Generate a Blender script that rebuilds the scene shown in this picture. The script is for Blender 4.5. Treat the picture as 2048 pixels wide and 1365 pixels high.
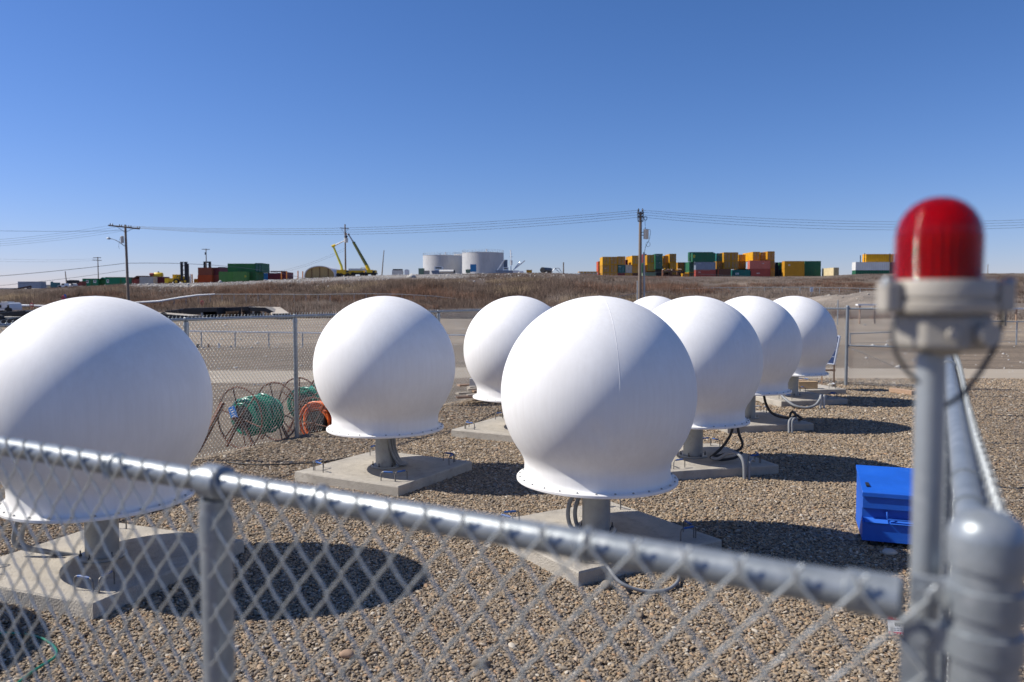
import bpy, math, random
import numpy as np
from mathutils import Vector, Matrix

random.seed(7)
rng = np.random.default_rng(11)
scene = bpy.context.scene
for o in list(bpy.data.objects):
    bpy.data.objects.remove(o)
C = scene.collection
R = math.radians

# ------------------------------------------------------------------ camera, sky, sun
F = 1593.0            # focal length in photo pixels (2048 wide)
CAM_Z = 2.135
HORIZON = 592.0
PITCH = math.atan((682.5 - HORIZON) / F)
cam_data = bpy.data.cameras.new('camera')
cam = bpy.data.objects.new('camera', cam_data)
C.objects.link(cam)
cam.location = (0, 0, CAM_Z)
cam.rotation_euler = (math.pi / 2 - PITCH, 0, 0)
cam_data.sensor_width = 36.0
cam_data.lens = 36.0 * F / 2048.0
cam_data.clip_start = 0.05
cam_data.clip_end = 9000
cam_data.dof.use_dof = True
cam_data.dof.focus_distance = 9.0
cam_data.dof.aperture_fstop = 2.8
scene.camera = cam

SUN_EL, SUN_AZ = 43.5, 6.0      # sun stands to the left, a little beyond the domes
to_sun = Vector((-math.cos(R(SUN_EL)) * math.cos(R(SUN_AZ)), math.cos(R(SUN_EL)) * math.sin(R(SUN_AZ)), math.sin(R(SUN_EL))))
world = bpy.data.worlds.new('World')
scene.world = world
world.use_nodes = True
wn = world.node_tree.nodes
wn.clear()
sky = wn.new('ShaderNodeTexSky')
sky.sky_type = 'NISHITA'
sky.sun_disc = False
sky.sun_elevation = R(SUN_EL)
sky.sun_rotation = math.atan2(to_sun.x, to_sun.y)
sky.altitude = 0
sky.air_density = 1.0
sky.dust_density = 0.05
sky.ozone_density = 2.5
bg = wn.new('ShaderNodeBackground')
bg.inputs['Strength'].default_value = 0.085
wo = wn.new('ShaderNodeOutputWorld')
# clear, dry northern air: the camera's white balance deepens the blue of the whole sky evenly
sep = wn.new('ShaderNodeSeparateColor'); comb = wn.new('ShaderNodeCombineColor')
world.node_tree.links.new(sky.outputs[0], sep.inputs[0])
for ch, (gain, power) in enumerate(((0.42, 1.25), (0.665, 1.04), (0.985, 1.06))):
    pw = wn.new('ShaderNodeMath'); pw.operation = 'POWER'; pw.inputs[1].default_value = power
    gn = wn.new('ShaderNodeMath'); gn.operation = 'MULTIPLY'; gn.inputs[1].default_value = gain
    world.node_tree.links.new(sep.outputs[ch], pw.inputs[0]); world.node_tree.links.new(pw.outputs[0], gn.inputs[0]); world.node_tree.links.new(gn.outputs[0], comb.inputs[ch])
world.node_tree.links.new(comb.outputs[0], bg.inputs[0])
world.node_tree.links.new(bg.outputs[0], wo.inputs[0])

sun_data = bpy.data.lights.new('sun', 'SUN')
sun_data.energy = 4.9
sun_data.angle = R(0.53)
sun_data.color = (1.0, 0.945, 0.855)
sun = bpy.data.objects.new('sun', sun_data)
C.objects.link(sun)
sun.rotation_euler = to_sun.to_track_quat('Z', 'Y').to_euler()
sun.location = (-30, 5, 40)

vs = scene.view_settings
vs.view_transform = 'Standard'
vs.look = 'None'
vs.exposure = 0.30
vs.gamma = 1.0
vs.use_curve_mapping = False
scene.cycles.use_denoising = True
scene.cycles.use_adaptive_sampling = True
scene.cycles.adaptive_threshold = 0.01
scene.cycles.max_bounces = 8
scene.cycles.transmission_bounces = 6
scene.cycles.sample_clamp_indirect = 6.0

# ------------------------------------------------------------------ geometry helpers
def P(x, y, Y):
    """world point at depth Y that the photo shows at pixel (x, y)"""
    cx, cy = (x - 1024.0) / F, (682.5 - y) / F
    c, s = math.cos(PITCH), math.sin(PITCH)
    d = (cx, c + s * cy, -s + c * cy)
    k = Y / d[1]
    return Vector((d[0] * k, Y, CAM_Z + d[2] * k))

def px(Y):
    return Y / F      # metres for one photo pixel at depth Y

ORG = {}

class MB:
    def __init__(self):
        self.v, self.f, self.c = [], [], []
    def add(self, vs_, fs_):
        b = len(self.v)
        self.v.extend([tuple(p) for p in vs_])
        self.f.extend([tuple(i + b for i in f) for f in fs_])
        return self
    def box(self, c, s, rz=0.0, M=None):
        hx, hy, hz = s[0] / 2, s[1] / 2, s[2] / 2
        co, si = math.cos(rz), math.sin(rz)
        pts = []
        for dx, dy, dz in ((-1, -1, -1), (1, -1, -1), (1, 1, -1), (-1, 1, -1), (-1, -1, 1), (1, -1, 1), (1, 1, 1), (-1, 1, 1)):
            x, y, z = dx * hx, dy * hy, dz * hz
            p = Vector((c[0] + x * co - y * si, c[1] + x * si + y * co, c[2] + z))
            pts.append(M @ p if M else p)
        return self.add(pts, [(0, 3, 2, 1), (4, 5, 6, 7), (0, 1, 5, 4), (1, 2, 6, 5), (2, 3, 7, 6), (3, 0, 4, 7)])
    def bar(self, a, b, w, h=None, up=Vector((0, 0, 1))):
        """box section beam from a to b"""
        a, b = Vector(a), Vector(b)
        h = h or w
        t = (b - a).normalized()
        s = t.cross(up)
        if s.length < 1e-4:
            s = t.cross(Vector((1, 0, 0)))
        s.normalize()
        u = s.cross(t)
        pts = []
        for q in (a, b):
            for i, j in ((-1, -1), (1, -1), (1, 1), (-1, 1)):
                pts.append(q + s * (i * w / 2) + u * (j * h / 2))
        return self.add(pts, [(0, 3, 2, 1), (4, 5, 6, 7), (0, 1, 5, 4), (1, 2, 6, 5), (2, 3, 7, 6), (3, 0, 4, 7)])
    def tube(self, pts, r, n=8, closed=False, cap=True):
        pts = [Vector(p) for p in pts]
        N = len(pts)
        rs = r if isinstance(r, (list, tuple)) else [r] * N
        tang = []
        for i in range(N):
            if closed:
                t = pts[(i + 1) % N] - pts[i - 1]
            else:
                t = pts[min(i + 1, N - 1)] - pts[max(i - 1, 0)]
            tang.append(t.normalized() if t.length > 1e-9 else Vector((0, 0, 1)))
        ref = Vector((0, 0, 1)) if abs(tang[0].z) < 0.9 else Vector((1, 0, 0))
        s = tang[0].cross(ref).normalized()
        vs_, fs_ = [], []
        for i in range(N):
            t = tang[i]
            s = (s - t * s.dot(t))
            s = s.normalized() if s.length > 1e-6 else t.orthogonal().normalized()
            u = t.cross(s)
            for k in range(n):
                a = 2 * math.pi * k / n
                vs_.append(pts[i] + (s * math.cos(a) + u * math.sin(a)) * rs[i])
        M_ = N if closed else N - 1
        for i in range(M_):
            j = (i + 1) % N
            for k in range(n):
                l = (k + 1) % n
                fs_.append((i * n + k, i * n + l, j * n + l, j * n + k))
        if cap and not closed:
            fs_.append(tuple(range(n))[::-1])
            fs_.append(tuple((N - 1) * n + k for k in range(n)))
        return self.add(vs_, fs_)
    def lathe(self, prof, n=32, c=(0, 0, 0), M=None, cap=True):
        vs_, fs_ = [], []
        for r, z in prof:
            for k in range(n):
                a = 2 * math.pi * k / n
                p = Vector((c[0] + r * math.cos(a), c[1] + r * math.sin(a), c[2] + z))
                vs_.append(M @ p if M else p)
        m = len(prof)
        for i in range(m - 1):
            for k in range(n):
                l = (k + 1) % n
                fs_.append((i * n + k, i * n + l, (i + 1) * n + l, (i + 1) * n + k))
        if cap:
            if prof[0][0] > 1e-6:
                fs_.append(tuple(range(n))[::-1])
            if prof[-1][0] > 1e-6:
                fs_.append(tuple((m - 1) * n + k for k in range(n)))
        return self.add(vs_, fs_)
    def prism(self, poly, a, b):
        """poly: list of points (Vector) ; extruded by vector from a to b offsets"""
        n = len(poly)
        a, b = Vector(a), Vector(b)
        vs_ = [Vector(p) + a for p in poly] + [Vector(p) + b for p in poly]
        fs_ = [tuple(range(n))[::-1], tuple(range(n, 2 * n))]
        for i in range(n):
            j = (i + 1) % n
            fs_.append((i, j, n + j, n + i))
        return self.add(vs_, fs_)
    def pbox(self, x0, x1, y0, y1, Y, dep):
        """box whose near face fills a pixel rectangle at depth Y; it reaches dep metres back"""
        a, b = P(x0, y1, Y), P(x1, y0, Y)
        return self.box(((a.x + b.x) / 2, Y + dep / 2, (a.z + b.z) / 2), (b.x - a.x, dep, b.z - a.z))
    def build(self, name, mat, parent=None, smooth=None, origin=None):
        me = bpy.data.meshes.new(name)
        org = Vector(origin) if origin is not None else (ORG[parent.name] if parent is not None and parent.name in ORG else Vector((0, 0, 0)))
        me.from_pydata([(p[0] - org.x, p[1] - org.y, p[2] - org.z) for p in self.v], [], self.f)
        if mat:
            me.materials.append(MATS[mat] if isinstance(mat, str) else mat)
        if smooth is not None:
            me.polygons.foreach_set('use_smooth', [True] * len(me.polygons))
            if smooth < 180:
                me.set_sharp_from_angle(angle=R(smooth))
        me.update()
        o = bpy.data.objects.new(name, me)
        C.objects.link(o)
        if parent is not None:
            o.parent = parent
            ORG[o.name] = org
        else:
            o.location = org
            ORG[o.name] = org
        return o

def tag(o, label=None, cat=None, group=None, kind=None):
    if label: o['label'] = label
    if cat: o['category'] = cat
    if group: o['group'] = group
    if kind: o['kind'] = kind
    return o

def thing(name, label, cat, loc=(0, 0, 0), group=None):
    o = bpy.data.objects.new(name, None)
    C.objects.link(o)
    o.empty_display_size = 0.1
    o.location = loc
    ORG[o.name] = Vector(loc)
    return tag(o, label, cat, group)

def copy_tree(o, parent=None):
    c = o.copy()
    C.objects.link(c)
    c.parent = parent
    for ch in o.children:
        copy_tree(ch, c)
    return c

def arr_mesh(name, V, Fc, mat, cols=None, smooth=False):
    """fast mesh from numpy arrays; Fc is (n,3) or (n,4)"""
    me = bpy.data.meshes.new(name)
    k = Fc.shape[1]
    me.vertices.add(len(V)); me.vertices.foreach_set('co', V.astype(np.float32).ravel())
    me.loops.add(Fc.size); me.loops.foreach_set('vertex_index', Fc.astype(np.int32).ravel())
    me.polygons.add(len(Fc)); me.polygons.foreach_set('loop_start', np.arange(0, Fc.size, k, dtype=np.int32))
    if smooth:
        me.polygons.foreach_set('use_smooth', np.ones(len(Fc), dtype=bool))
    if cols is not None:
        at = me.color_attributes.new('Col', 'FLOAT_COLOR', 'POINT')
        rgba = np.ones((len(V), 4), dtype=np.float32); rgba[:, :3] = cols
        at.data.foreach_set('color', rgba.ravel())
    if mat:
        me.materials.append(MATS[mat])
    me.update(calc_edges=True)
    me.validate()
    o = bpy.data.objects.new(name, me)
    C.objects.link(o)
    ORG[o.name] = Vector((0, 0, 0))
    return o

def bevel(o, w, seg=2):
    m = o.modifiers.new('bevel', 'BEVEL')
    m.width = w; m.segments = seg; m.limit_method = 'ANGLE'
    return o

# ------------------------------------------------------------------ materials
MATS = {}
def mat(name, col, rough=0.6, metal=0.0, var=0.12, scale=4.0, col2=None, mix2=(0.55, 0.75), bump=0.0, bscale=40.0, stretch=(1, 1, 1), coat=0.0):
    m = bpy.data.materials.new(name)
    m.use_nodes = True
    nt = m.node_tree; N = nt.nodes; L = nt.links
    b = N['Principled BSDF']
    b.inputs['Roughness'].default_value = rough
    b.inputs['Metallic'].default_value = metal
    if coat: b.inputs['Coat Weight'].default_value = coat
    tc = N.new('ShaderNodeTexCoord')
    mp = N.new('ShaderNodeMapping'); mp.inputs['Scale'].default_value = stretch
    L.new(tc.outputs['Object'], mp.inputs[0])
    nz = N.new('ShaderNodeTexNoise'); nz.inputs['Scale'].default_value = scale; nz.inputs['Detail'].default_value = 8; nz.inputs['Roughness'].default_value = 0.65
    L.new(mp.outputs[0], nz.inputs['Vector'])
    rp = N.new('ShaderNodeValToRGB')
    lo = [c * (1 - var) for c in col]; hi = [min(1, c * (1 + var)) for c in col]
    rp.color_ramp.elements[0].position = 0.3; rp.color_ramp.elements[0].color = (*lo, 1)
    rp.color_ramp.elements[1].position = 0.7; rp.color_ramp.elements[1].color = (*hi, 1)
    L.new(nz.outputs[0], rp.inputs[0])
    out = rp.outputs[0]
    if col2:
        n2 = N.new('ShaderNodeTexNoise'); n2.inputs['Scale'].default_value = scale * 2.3; n2.inputs['Detail'].default_value = 10; n2.inputs['Roughness'].default_value = 0.7
        L.new(mp.outputs[0], n2.inputs['Vector'])
        r2 = N.new('ShaderNodeMapRange'); r2.inputs[1].default_value = mix2[0]; r2.inputs[2].default_value = mix2[1]
        L.new(n2.outputs[0], r2.inputs[0])
        mx = N.new('ShaderNodeMix'); mx.data_type = 'RGBA'
        L.new(r2.outputs[0], mx.inputs['Factor']); L.new(out, mx.inputs['A']); mx.inputs['B'].default_value = (*col2, 1)
        out = mx.outputs['Result']
    L.new(out, b.inputs['Base Color'])
    if bump:
        n3 = N.new('ShaderNodeTexNoise'); n3.inputs['Scale'].default_value = bscale; n3.inputs['Detail'].default_value = 6
        L.new(mp.outputs[0], n3.inputs['Vector'])
        bp = N.new('ShaderNodeBump'); bp.inputs['Strength'].default_value = bump; bp.inputs['Distance'].default_value = 0.02
        L.new(n3.outputs[0], bp.inputs['Height']); L.new(bp.outputs[0], b.inputs['Normal'])
    MATS[name] = m
    return m

mat('galv', (0.24, 0.265, 0.285), 0.40, 0.38, var=0.16, scale=14, col2=(0.37, 0.39, 0.405), mix2=(0.48, 0.72), bump=0.05, bscale=60)
mat('galv_dull', (0.33, 0.355, 0.37), 0.5, 0.5, var=0.10, scale=9, col2=(0.42, 0.44, 0.45))
mat('wire', (0.47, 0.495, 0.49), 0.42, 0.45, var=0.1, scale=30)
mat('concrete', (0.40, 0.365, 0.31), 0.9, var=0.22, scale=3, col2=(0.28, 0.25, 0.21), mix2=(0.52, 0.72), bump=0.5, bscale=70)
mat('pedestal_steel', (0.36, 0.37, 0.365), 0.5, 0.55, var=0.12, scale=6, col2=(0.28, 0.27, 0.25), bump=0.05)
mat('steel_dark', (0.10, 0.10, 0.105), 0.5, 0.6)
mat('rebar', (0.20, 0.19, 0.18), 0.5, 0.6, var=0.2, scale=20)
mat('blue_tape', (0.015, 0.085, 0.30), 0.45, var=0.2, scale=60)
mat('white_tape', (0.7, 0.72, 0.75), 0.5, var=0.1, scale=60)
mat('conduit_grey', (0.23, 0.24, 0.25), 0.5, var=0.1)
mat('cable_black', (0.028, 0.028, 0.03), 0.5, var=0.2)
mat('box_blue', (0.007, 0.10, 0.52), 0.5, var=0.15, scale=2.5, col2=(0.03, 0.15, 0.54), mix2=(0.55, 0.9), bump=0.02, bscale=120)
mat('box_blue_light', (0.03, 0.14, 0.60), 0.4, var=0.05)
mat('black', (0.015, 0.015, 0.017), 0.6)
mat('housing', (0.40, 0.365, 0.31), 0.55, 0.1, var=0.07, scale=30, bump=0.1, bscale=200)
mat('housing_dark', (0.33, 0.305, 0.265), 0.55, 0.2, var=0.07, scale=30)
mat('rust', (0.13, 0.055, 0.032), 0.85, var=0.3, scale=12, col2=(0.06, 0.03, 0.022))
mat('hose_green', (0.014, 0.20, 0.125), 0.25, var=0.2, scale=9)
mat('stone_brown', (0.20, 0.165, 0.125), 0.85, var=0.2, scale=9)
mat('hose_orange', (0.72, 0.14, 0.022), 0.4, var=0.15, scale=9)
mat('tag_blue', (0.01, 0.17, 0.55), 0.4, var=0.1)
mat('sign_white', (0.75, 0.75, 0.74), 0.5, var=0.05)
mat('sign_red', (0.60, 0.05, 0.08), 0.5, var=0.05)
mat('timber', (0.52, 0.36, 0.20), 0.8, var=0.2, scale=3, stretch=(1, 8, 8))
mat('timber_old', (0.36, 0.24, 0.16), 0.85, var=0.25, scale=4, stretch=(2, 9, 9))
mat('pole_wood', (0.21, 0.165, 0.13), 0.9, var=0.2, scale=3, stretch=(6, 6, 0.6), col2=(0.30, 0.26, 0.22))
mat('insulator', (0.08, 0.085, 0.09), 0.3, var=0.1)
mat('transformer', (0.50, 0.52, 0.53), 0.45, 0.1, var=0.05)
mat('panel_blue', (0.02, 0.03, 0.075), 0.2, 0.0, var=0.1)
mat('alu', (0.6, 0.61, 0.63), 0.4, 0.8, var=0.05)
mat('tank', (0.50, 0.50, 0.50), 0.6, 0.0, var=0.10, scale=0.12, stretch=(1, 1, 0.4), col2=(0.34, 0.335, 0.34), mix2=(0.5, 0.85))
mat('tank_roof', (0.55, 0.55, 0.55), 0.6, var=0.06)
mat('rock_pale', (0.42, 0.40, 0.37), 0.9, var=0.2, scale=3, bump=0.4, bscale=8)
mat('tire', (0.02, 0.02, 0.02), 0.85)
mat('glass_dark', (0.02, 0.025, 0.03), 0.08, var=0.0)
mat('white_paint', (0.74, 0.74, 0.73), 0.45, var=0.06, scale=2)
mat('white_dirty', (0.60, 0.58, 0.53), 0.6, var=0.15, scale=1.5, col2=(0.38, 0.27, 0.18), mix2=(0.6, 0.85))
mat('yellow_paint', (0.70, 0.42, 0.01), 0.5, var=0.12, scale=1.2, col2=(0.36, 0.20, 0.03), mix2=(0.62, 0.9))
mat('yellow_bright', (0.80, 0.55, 0.01), 0.45, var=0.08, scale=1.2)
mat('lime_yellow', (0.66, 0.60, 0.05), 0.45, var=0.1, scale=1.2)
mat('boom_dark', (0.16, 0.17, 0.05), 0.5, var=0.2, scale=1.0)
mat('skin', (0.45, 0.28, 0.2), 0.6)
mat('cloth_dark', (0.03, 0.035, 0.05), 0.9)
mat('vest', (0.75, 0.25, 0.02), 0.8)
mat('orange_post', (0.60, 0.20, 0.03), 0.7, var=0.2)
mat('tarp_tan', (0.40, 0.29, 0.13), 0.8, var=0.12, scale=0.8, stretch=(3, 3, 0.4))
mat('tarp_white', (0.66, 0.66, 0.68), 0.6, var=0.06)
mat('deck_tan', (0.42, 0.37, 0.30), 0.85, var=0.15, scale=1.0)
mat('chassis_black', (0.02, 0.021, 0.023), 0.6, var=0.2, scale=2)
mat('teal_machine', (0.03, 0.13, 0.15), 0.5, var=0.2)
mat('culvert', (0.40, 0.40, 0.40), 0.55, 0.3, var=0.15)
def cmat(key, c, dirt=(0.16, 0.09, 0.05), m2=(0.54, 0.80)):
    mat('c_' + key, c, 0.55, 0.0, var=0.10, scale=0.7, col2=dirt, mix2=m2, stretch=(1, 1, 0.45))
cmat('yellow', (0.66, 0.33, 0.008)); cmat('ochre', (0.50, 0.245, 0.015)); cmat('green', (0.02, 0.12, 0.065)); cmat('teal', (0.01, 0.125, 0.115))
cmat('red', (0.33, 0.065, 0.05)); cmat('orange', (0.50, 0.085, 0.025)); cmat('rustred', (0.30, 0.085, 0.05)); cmat('maroon', (0.17, 0.03, 0.04))
cmat('grey', (0.29, 0.33, 0.40)); cmat('greywhite', (0.46, 0.45, 0.42)); cmat('dark', (0.03, 0.03, 0.035)); cmat('white', (0.68, 0.67, 0.64), (0.40, 0.24, 0.13), (0.66, 0.95))
cmat('tan', (0.60, 0.50, 0.30)); cmat('grass', (0.10, 0.25, 0.07)); cmat('bottle', (0.04, 0.15, 0.05)); cmat('blue', (0.04, 0.22, 0.45)); cmat('slate', (0.20, 0.24, 0.31)); cmat('cabin', (0.015, 0.20, 0.10)); cmat('rackrust', (0.12, 0.055, 0.035))
cmat('pink', (0.52, 0.15, 0.11)); cmat('sage', (0.17, 0.24, 0.17)); cmat('barn', (0.22, 0.055, 0.045))
for k in list(MATS):
    if k.startswith('c_'):
        MATS[k].node_tree.nodes['Principled BSDF'].inputs['Specular IOR Level'].default_value = 0.3

def nodes(name):
    m = bpy.data.materials.new(name); m.use_nodes = True
    MATS[name] = m
    return m, m.node_tree.nodes, m.node_tree.links, m.node_tree.nodes['Principled BSDF']

# white glass-fibre shell: faint vertical streaks and grime
m, N, L, b = nodes('radome_shell')
tc = N.new('ShaderNodeTexCoord'); mp = N.new('ShaderNodeMapping'); mp.inputs['Scale'].default_value = (26, 26, 0.9)
L.new(tc.outputs['Object'], mp.inputs[0])
n1 = N.new('ShaderNodeTexNoise'); n1.inputs['Scale'].default_value = 1.0; n1.inputs['Detail'].default_value = 6; n1.inputs['Roughness'].default_value = 0.7
L.new(mp.outputs[0], n1.inputs['Vector'])
n2 = N.new('ShaderNodeTexNoise'); n2.inputs['Scale'].default_value = 2.2; n2.inputs['Detail'].default_value = 6
L.new(tc.outputs['Object'], n2.inputs['Vector'])
mu = N.new('ShaderNodeMath'); mu.operation = 'MULTIPLY'; L.new(n1.outputs[0], mu.inputs[0]); L.new(n2.outputs[0], mu.inputs[1])
rp = N.new('ShaderNodeValToRGB')
rp.color_ramp.elements[0].position = 0.12; rp.color_ramp.elements[0].color = (0.79, 0.775, 0.75, 1)
rp.color_ramp.elements[1].position = 0.36; rp.color_ramp.elements[1].color = (0.86, 0.85, 0.83, 1)
L.new(mu.outputs[0], rp.inputs[0]); L.new(rp.outputs[0], b.inputs['Base Color'])
b.inputs['Roughness'].default_value = 0.6; b.inputs['Specular IOR Level'].default_value = 0.22
n4 = N.new('ShaderNodeTexNoise'); n4.inputs['Scale'].default_value = 3.0; n4.inputs['Detail'].default_value = 2
L.new(tc.outputs['Object'], n4.inputs['Vector'])
bp = N.new('ShaderNodeBump'); bp.inputs['Strength'].default_value = 0.05; bp.inputs['Distance'].default_value = 0.02
L.new(n4.outputs[0], bp.inputs['Height'])
bp2 = N.new('ShaderNodeBump'); bp2.inputs['Strength'].default_value = 0.02; bp2.inputs['Distance'].default_value = 0.004
L.new(n1.outputs[0], bp2.inputs['Height']); L.new(bp.outputs[0], bp2.inputs['Normal'])
L.new(bp2.outputs[0], b.inputs['Normal'])

# red glass of the beacon
m, N, L, b = nodes('red_glass')
b.inputs['Base Color'].default_value = (0.52, 0.0008, 0.003, 1)
b.inputs['Transmission Weight'].default_value = 0.92
b.inputs['Roughness'].default_value = 0.035
b.inputs['IOR'].default_value = 1.35
mat('lens_red', (0.62, 0.01, 0.015), 0.25)

# pebbles: each stone its own colour
m, N, L, b = nodes('pebble')
oi = N.new('ShaderNodeObjectInfo')
rp = N.new('ShaderNodeValToRGB')
els = rp.color_ramp
cols = [(0.0, (0.13, 0.10, 0.075)), (0.12, (0.21, 0.17, 0.13)), (0.30, (0.30, 0.22, 0.14)), (0.45, (0.34, 0.255, 0.165)), (0.60, (0.40, 0.29, 0.175)), (0.74, (0.28, 0.24, 0.195)), (0.86, (0.45, 0.36, 0.25)), (0.935, (0.42, 0.25, 0.13)), (0.97, (0.58, 0.51, 0.41))]
els.elements[0].position = 0; els.elements[0].color = (*cols[0][1], 1)
els.elements[1].position = cols[1][0]; els.elements[1].color = (*cols[1][1], 1)
for p_, c_ in cols[2:]:
    e = els.elements.new(p_); e.color = (*c_, 1)
L.new(oi.outputs['Random'], rp.inputs[0])
tc = N.new('ShaderNodeTexCoord'); nz = N.new('ShaderNodeTexNoise'); nz.inputs['Scale'].default_value = 2.0; nz.inputs['Detail'].default_value = 5
L.new(tc.outputs['Object'], nz.inputs['Vector'])
mr = N.new('ShaderNodeMapRange'); mr.inputs[3].default_value = 0.64; mr.inputs[4].default_value = 1.0
L.new(nz.outputs[0], mr.inputs[0])
vm = N.new('ShaderNodeVectorMath'); vm.operation = 'SCALE'; L.new(rp.outputs[0], vm.inputs[0]); L.new(mr.outputs[0], vm.inputs['Scale'])
L.new(vm.outputs[0], b.inputs['Base Color']); b.inputs['Roughness'].default_value = 0.75

# gravel sheet under the loose stones
m, N, L, b = nodes('gravel_bed')
tc = N.new('ShaderNodeTexCoord')
vo = N.new('ShaderNodeTexVoronoi'); vo.inputs['Scale'].default_value = 34; vo.inputs['Randomness'].default_value = 1
L.new(tc.outputs['Object'], vo.inputs['Vector'])
rp = N.new('ShaderNodeValToRGB')
rp.color_ramp.elements[0].color = (0.09, 0.075, 0.06, 1); rp.color_ramp.elements[1].color = (0.40, 0.31, 0.21, 1)
e = rp.color_ramp.elements.new(0.5); e.color = (0.24, 0.19, 0.135, 1)
sp = N.new('ShaderNodeSeparateColor'); L.new(vo.outputs['Color'], sp.inputs[0]); L.new(sp.outputs[0], rp.inputs[0])
L.new(rp.outputs[0], b.inputs['Base Color']); b.inputs['Roughness'].default_value = 0.9
bp = N.new('ShaderNodeBump'); bp.inputs['Strength'].default_value = 1.0; bp.inputs['Distance'].default_value = 0.03; bp.invert = True
L.new(vo.outputs['Distance'], bp.inputs['Height']); L.new(bp.outputs[0], b.inputs['Normal'])

# open ground: vertex colour x speckle
m, N, L, b = nodes('earth')
at = N.new('ShaderNodeVertexColor'); at.layer_name = 'Col'
tc = N.new('ShaderNodeTexCoord')
n1 = N.new('ShaderNodeTexNoise'); n1.inputs['Scale'].default_value = 7.0; n1.inputs['Detail'].default_value = 12; n1.inputs['Roughness'].default_value = 0.8
n2 = N.new('ShaderNodeTexNoise'); n2.inputs['Scale'].default_value = 0.16; n2.inputs['Detail'].default_value = 8; n2.inputs['Roughness'].default_value = 0.6
L.new(tc.outputs['Object'], n1.inputs['Vector']); L.new(tc.outputs['Object'], n2.inputs['Vector'])
m1 = N.new('ShaderNodeMapRange'); m1.inputs[1].default_value = 0.25; m1.inputs[2].default_value = 0.75; m1.inputs[3].default_value = 0.55; m1.inputs[4].default_value = 1.45
m2 = N.new('ShaderNodeMapRange'); m2.inputs[1].default_value = 0.3; m2.inputs[2].default_value = 0.7; m2.inputs[3].default_value = 0.72; m2.inputs[4].default_value = 1.22
L.new(n1.outputs[0], m1.inputs[0]); L.new(n2.outputs[0], m2.inputs[0])
mpx = N.new('ShaderNodeMapping'); mpx.inputs['Scale'].default_value = (0.25, 1.3, 1); L.new(tc.outputs['Object'], mpx.inputs[0])
n3 = N.new('ShaderNodeTexNoise'); n3.inputs['Scale'].default_value = 1.0; n3.inputs['Detail'].default_value = 9; n3.inputs['Roughness'].default_value = 0.7; L.new(mpx.outputs[0], n3.inputs['Vector'])
m3 = N.new('ShaderNodeMapRange'); m3.inputs[1].default_value = 0.3; m3.inputs[2].default_value = 0.7; m3.inputs[3].default_value = 0.62; m3.inputs[4].default_value = 1.28; L.new(n3.outputs[0], m3.inputs[0])
m0 = N.new('ShaderNodeMath'); m0.operation = 'MULTIPLY'; L.new(m1.outputs[0], m0.inputs[0]); L.new(m3.outputs[0], m0.inputs[1])
mm = N.new('ShaderNodeMath'); mm.operation = 'MULTIPLY'; L.new(m0.outputs[0], mm.inputs[0]); L.new(m2.outputs[0], mm.inputs[1])
vm = N.new('ShaderNodeVectorMath'); vm.operation = 'SCALE'; L.new(at.outputs[0], vm.inputs[0]); L.new(mm.outputs[0], vm.inputs['Scale'])
L.new(vm.outputs[0], b.inputs['Base Color']); b.inputs['Roughness'].default_value = 0.95
bp = N.new('ShaderNodeBump'); bp.inputs['Strength'].default_value = 0.6; bp.inputs['Distance'].default_value = 0.15
L.new(n1.outputs[0], bp.inputs['Height']); L.new(bp.outputs[0], b.inputs['Normal'])

m, N, L, b = nodes('twig')
at = N.new('ShaderNodeVertexColor'); at.layer_name = 'Col'
L.new(at.outputs[0], b.inputs['Base Color']); b.inputs['Roughness'].default_value = 0.9; b.inputs['Specular IOR Level'].default_value = 0.2
mat('dirt_road', (0.345, 0.29, 0.22), 0.95, var=0.12, scale=0.5, stretch=(0.3, 2.5, 1), col2=(0.27, 0.215, 0.155), bump=0.3, bscale=14)

# ------------------------------------------------------------------ terrain
def tabf(xs, ys):
    xs = np.array(xs, float); ys = np.array(ys, float)
    return lambda x: np.interp(x, xs, ys)
crest_y = tabf([-500, 0, 90, 170, 260, 420, 520, 600, 700, 800, 950, 1100, 1180, 1300, 1500, 1640, 1710, 1800, 2048, 2600],
               [585, 579, 578, 573, 569, 566, 562, 558, 553, 550, 548, 547, 550, 553, 554, 553, 549, 548, 547, 547])
plat_y = tabf([-500, 0, 90, 170, 260, 420, 520, 600, 700, 850, 1100, 1180, 1372, 1384, 1640, 1750, 2048, 2600],
              [586, 581, 580, 574, 570, 567, 563, 559, 554, 551, 550, 561, 561, 556.5, 556, 556, 550, 550])
foot_Y = tabf([-500, 300, 600, 1000, 1300, 2048, 2600], [92, 88, 84, 82, 80, 78, 78])
YC = 122.0

def vnoise(x, y, seed=0):
    """cheap smooth value noise"""
    xi, yi = np.floor(x).astype(int), np.floor(y).astype(int)
    fx, fy = x - xi, y - yi
    fx, fy = fx * fx * (3 - 2 * fx), fy * fy * (3 - 2 * fy)
    def h(a, b_):
        n = (a * 374761393 + b_ * 668265263 + seed * 1442695041) & 0x7fffffff
        n = ((n ^ (n >> 13)) * 1274126177) & 0x7fffffff
        return (n ^ (n >> 16)) / 2147483647.0 % 1.0
    return (h(xi, yi) * (1 - fx) + h(xi + 1, yi) * fx) * (1 - fy) + (h(xi, yi + 1) * (1 - fx) + h(xi + 1, yi + 1) * fx) * fy

YARD_Z = -0.2
def smooth(t):
    t = np.clip(t, 0, 1)
    return t * t * (3 - 2 * t)

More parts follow.
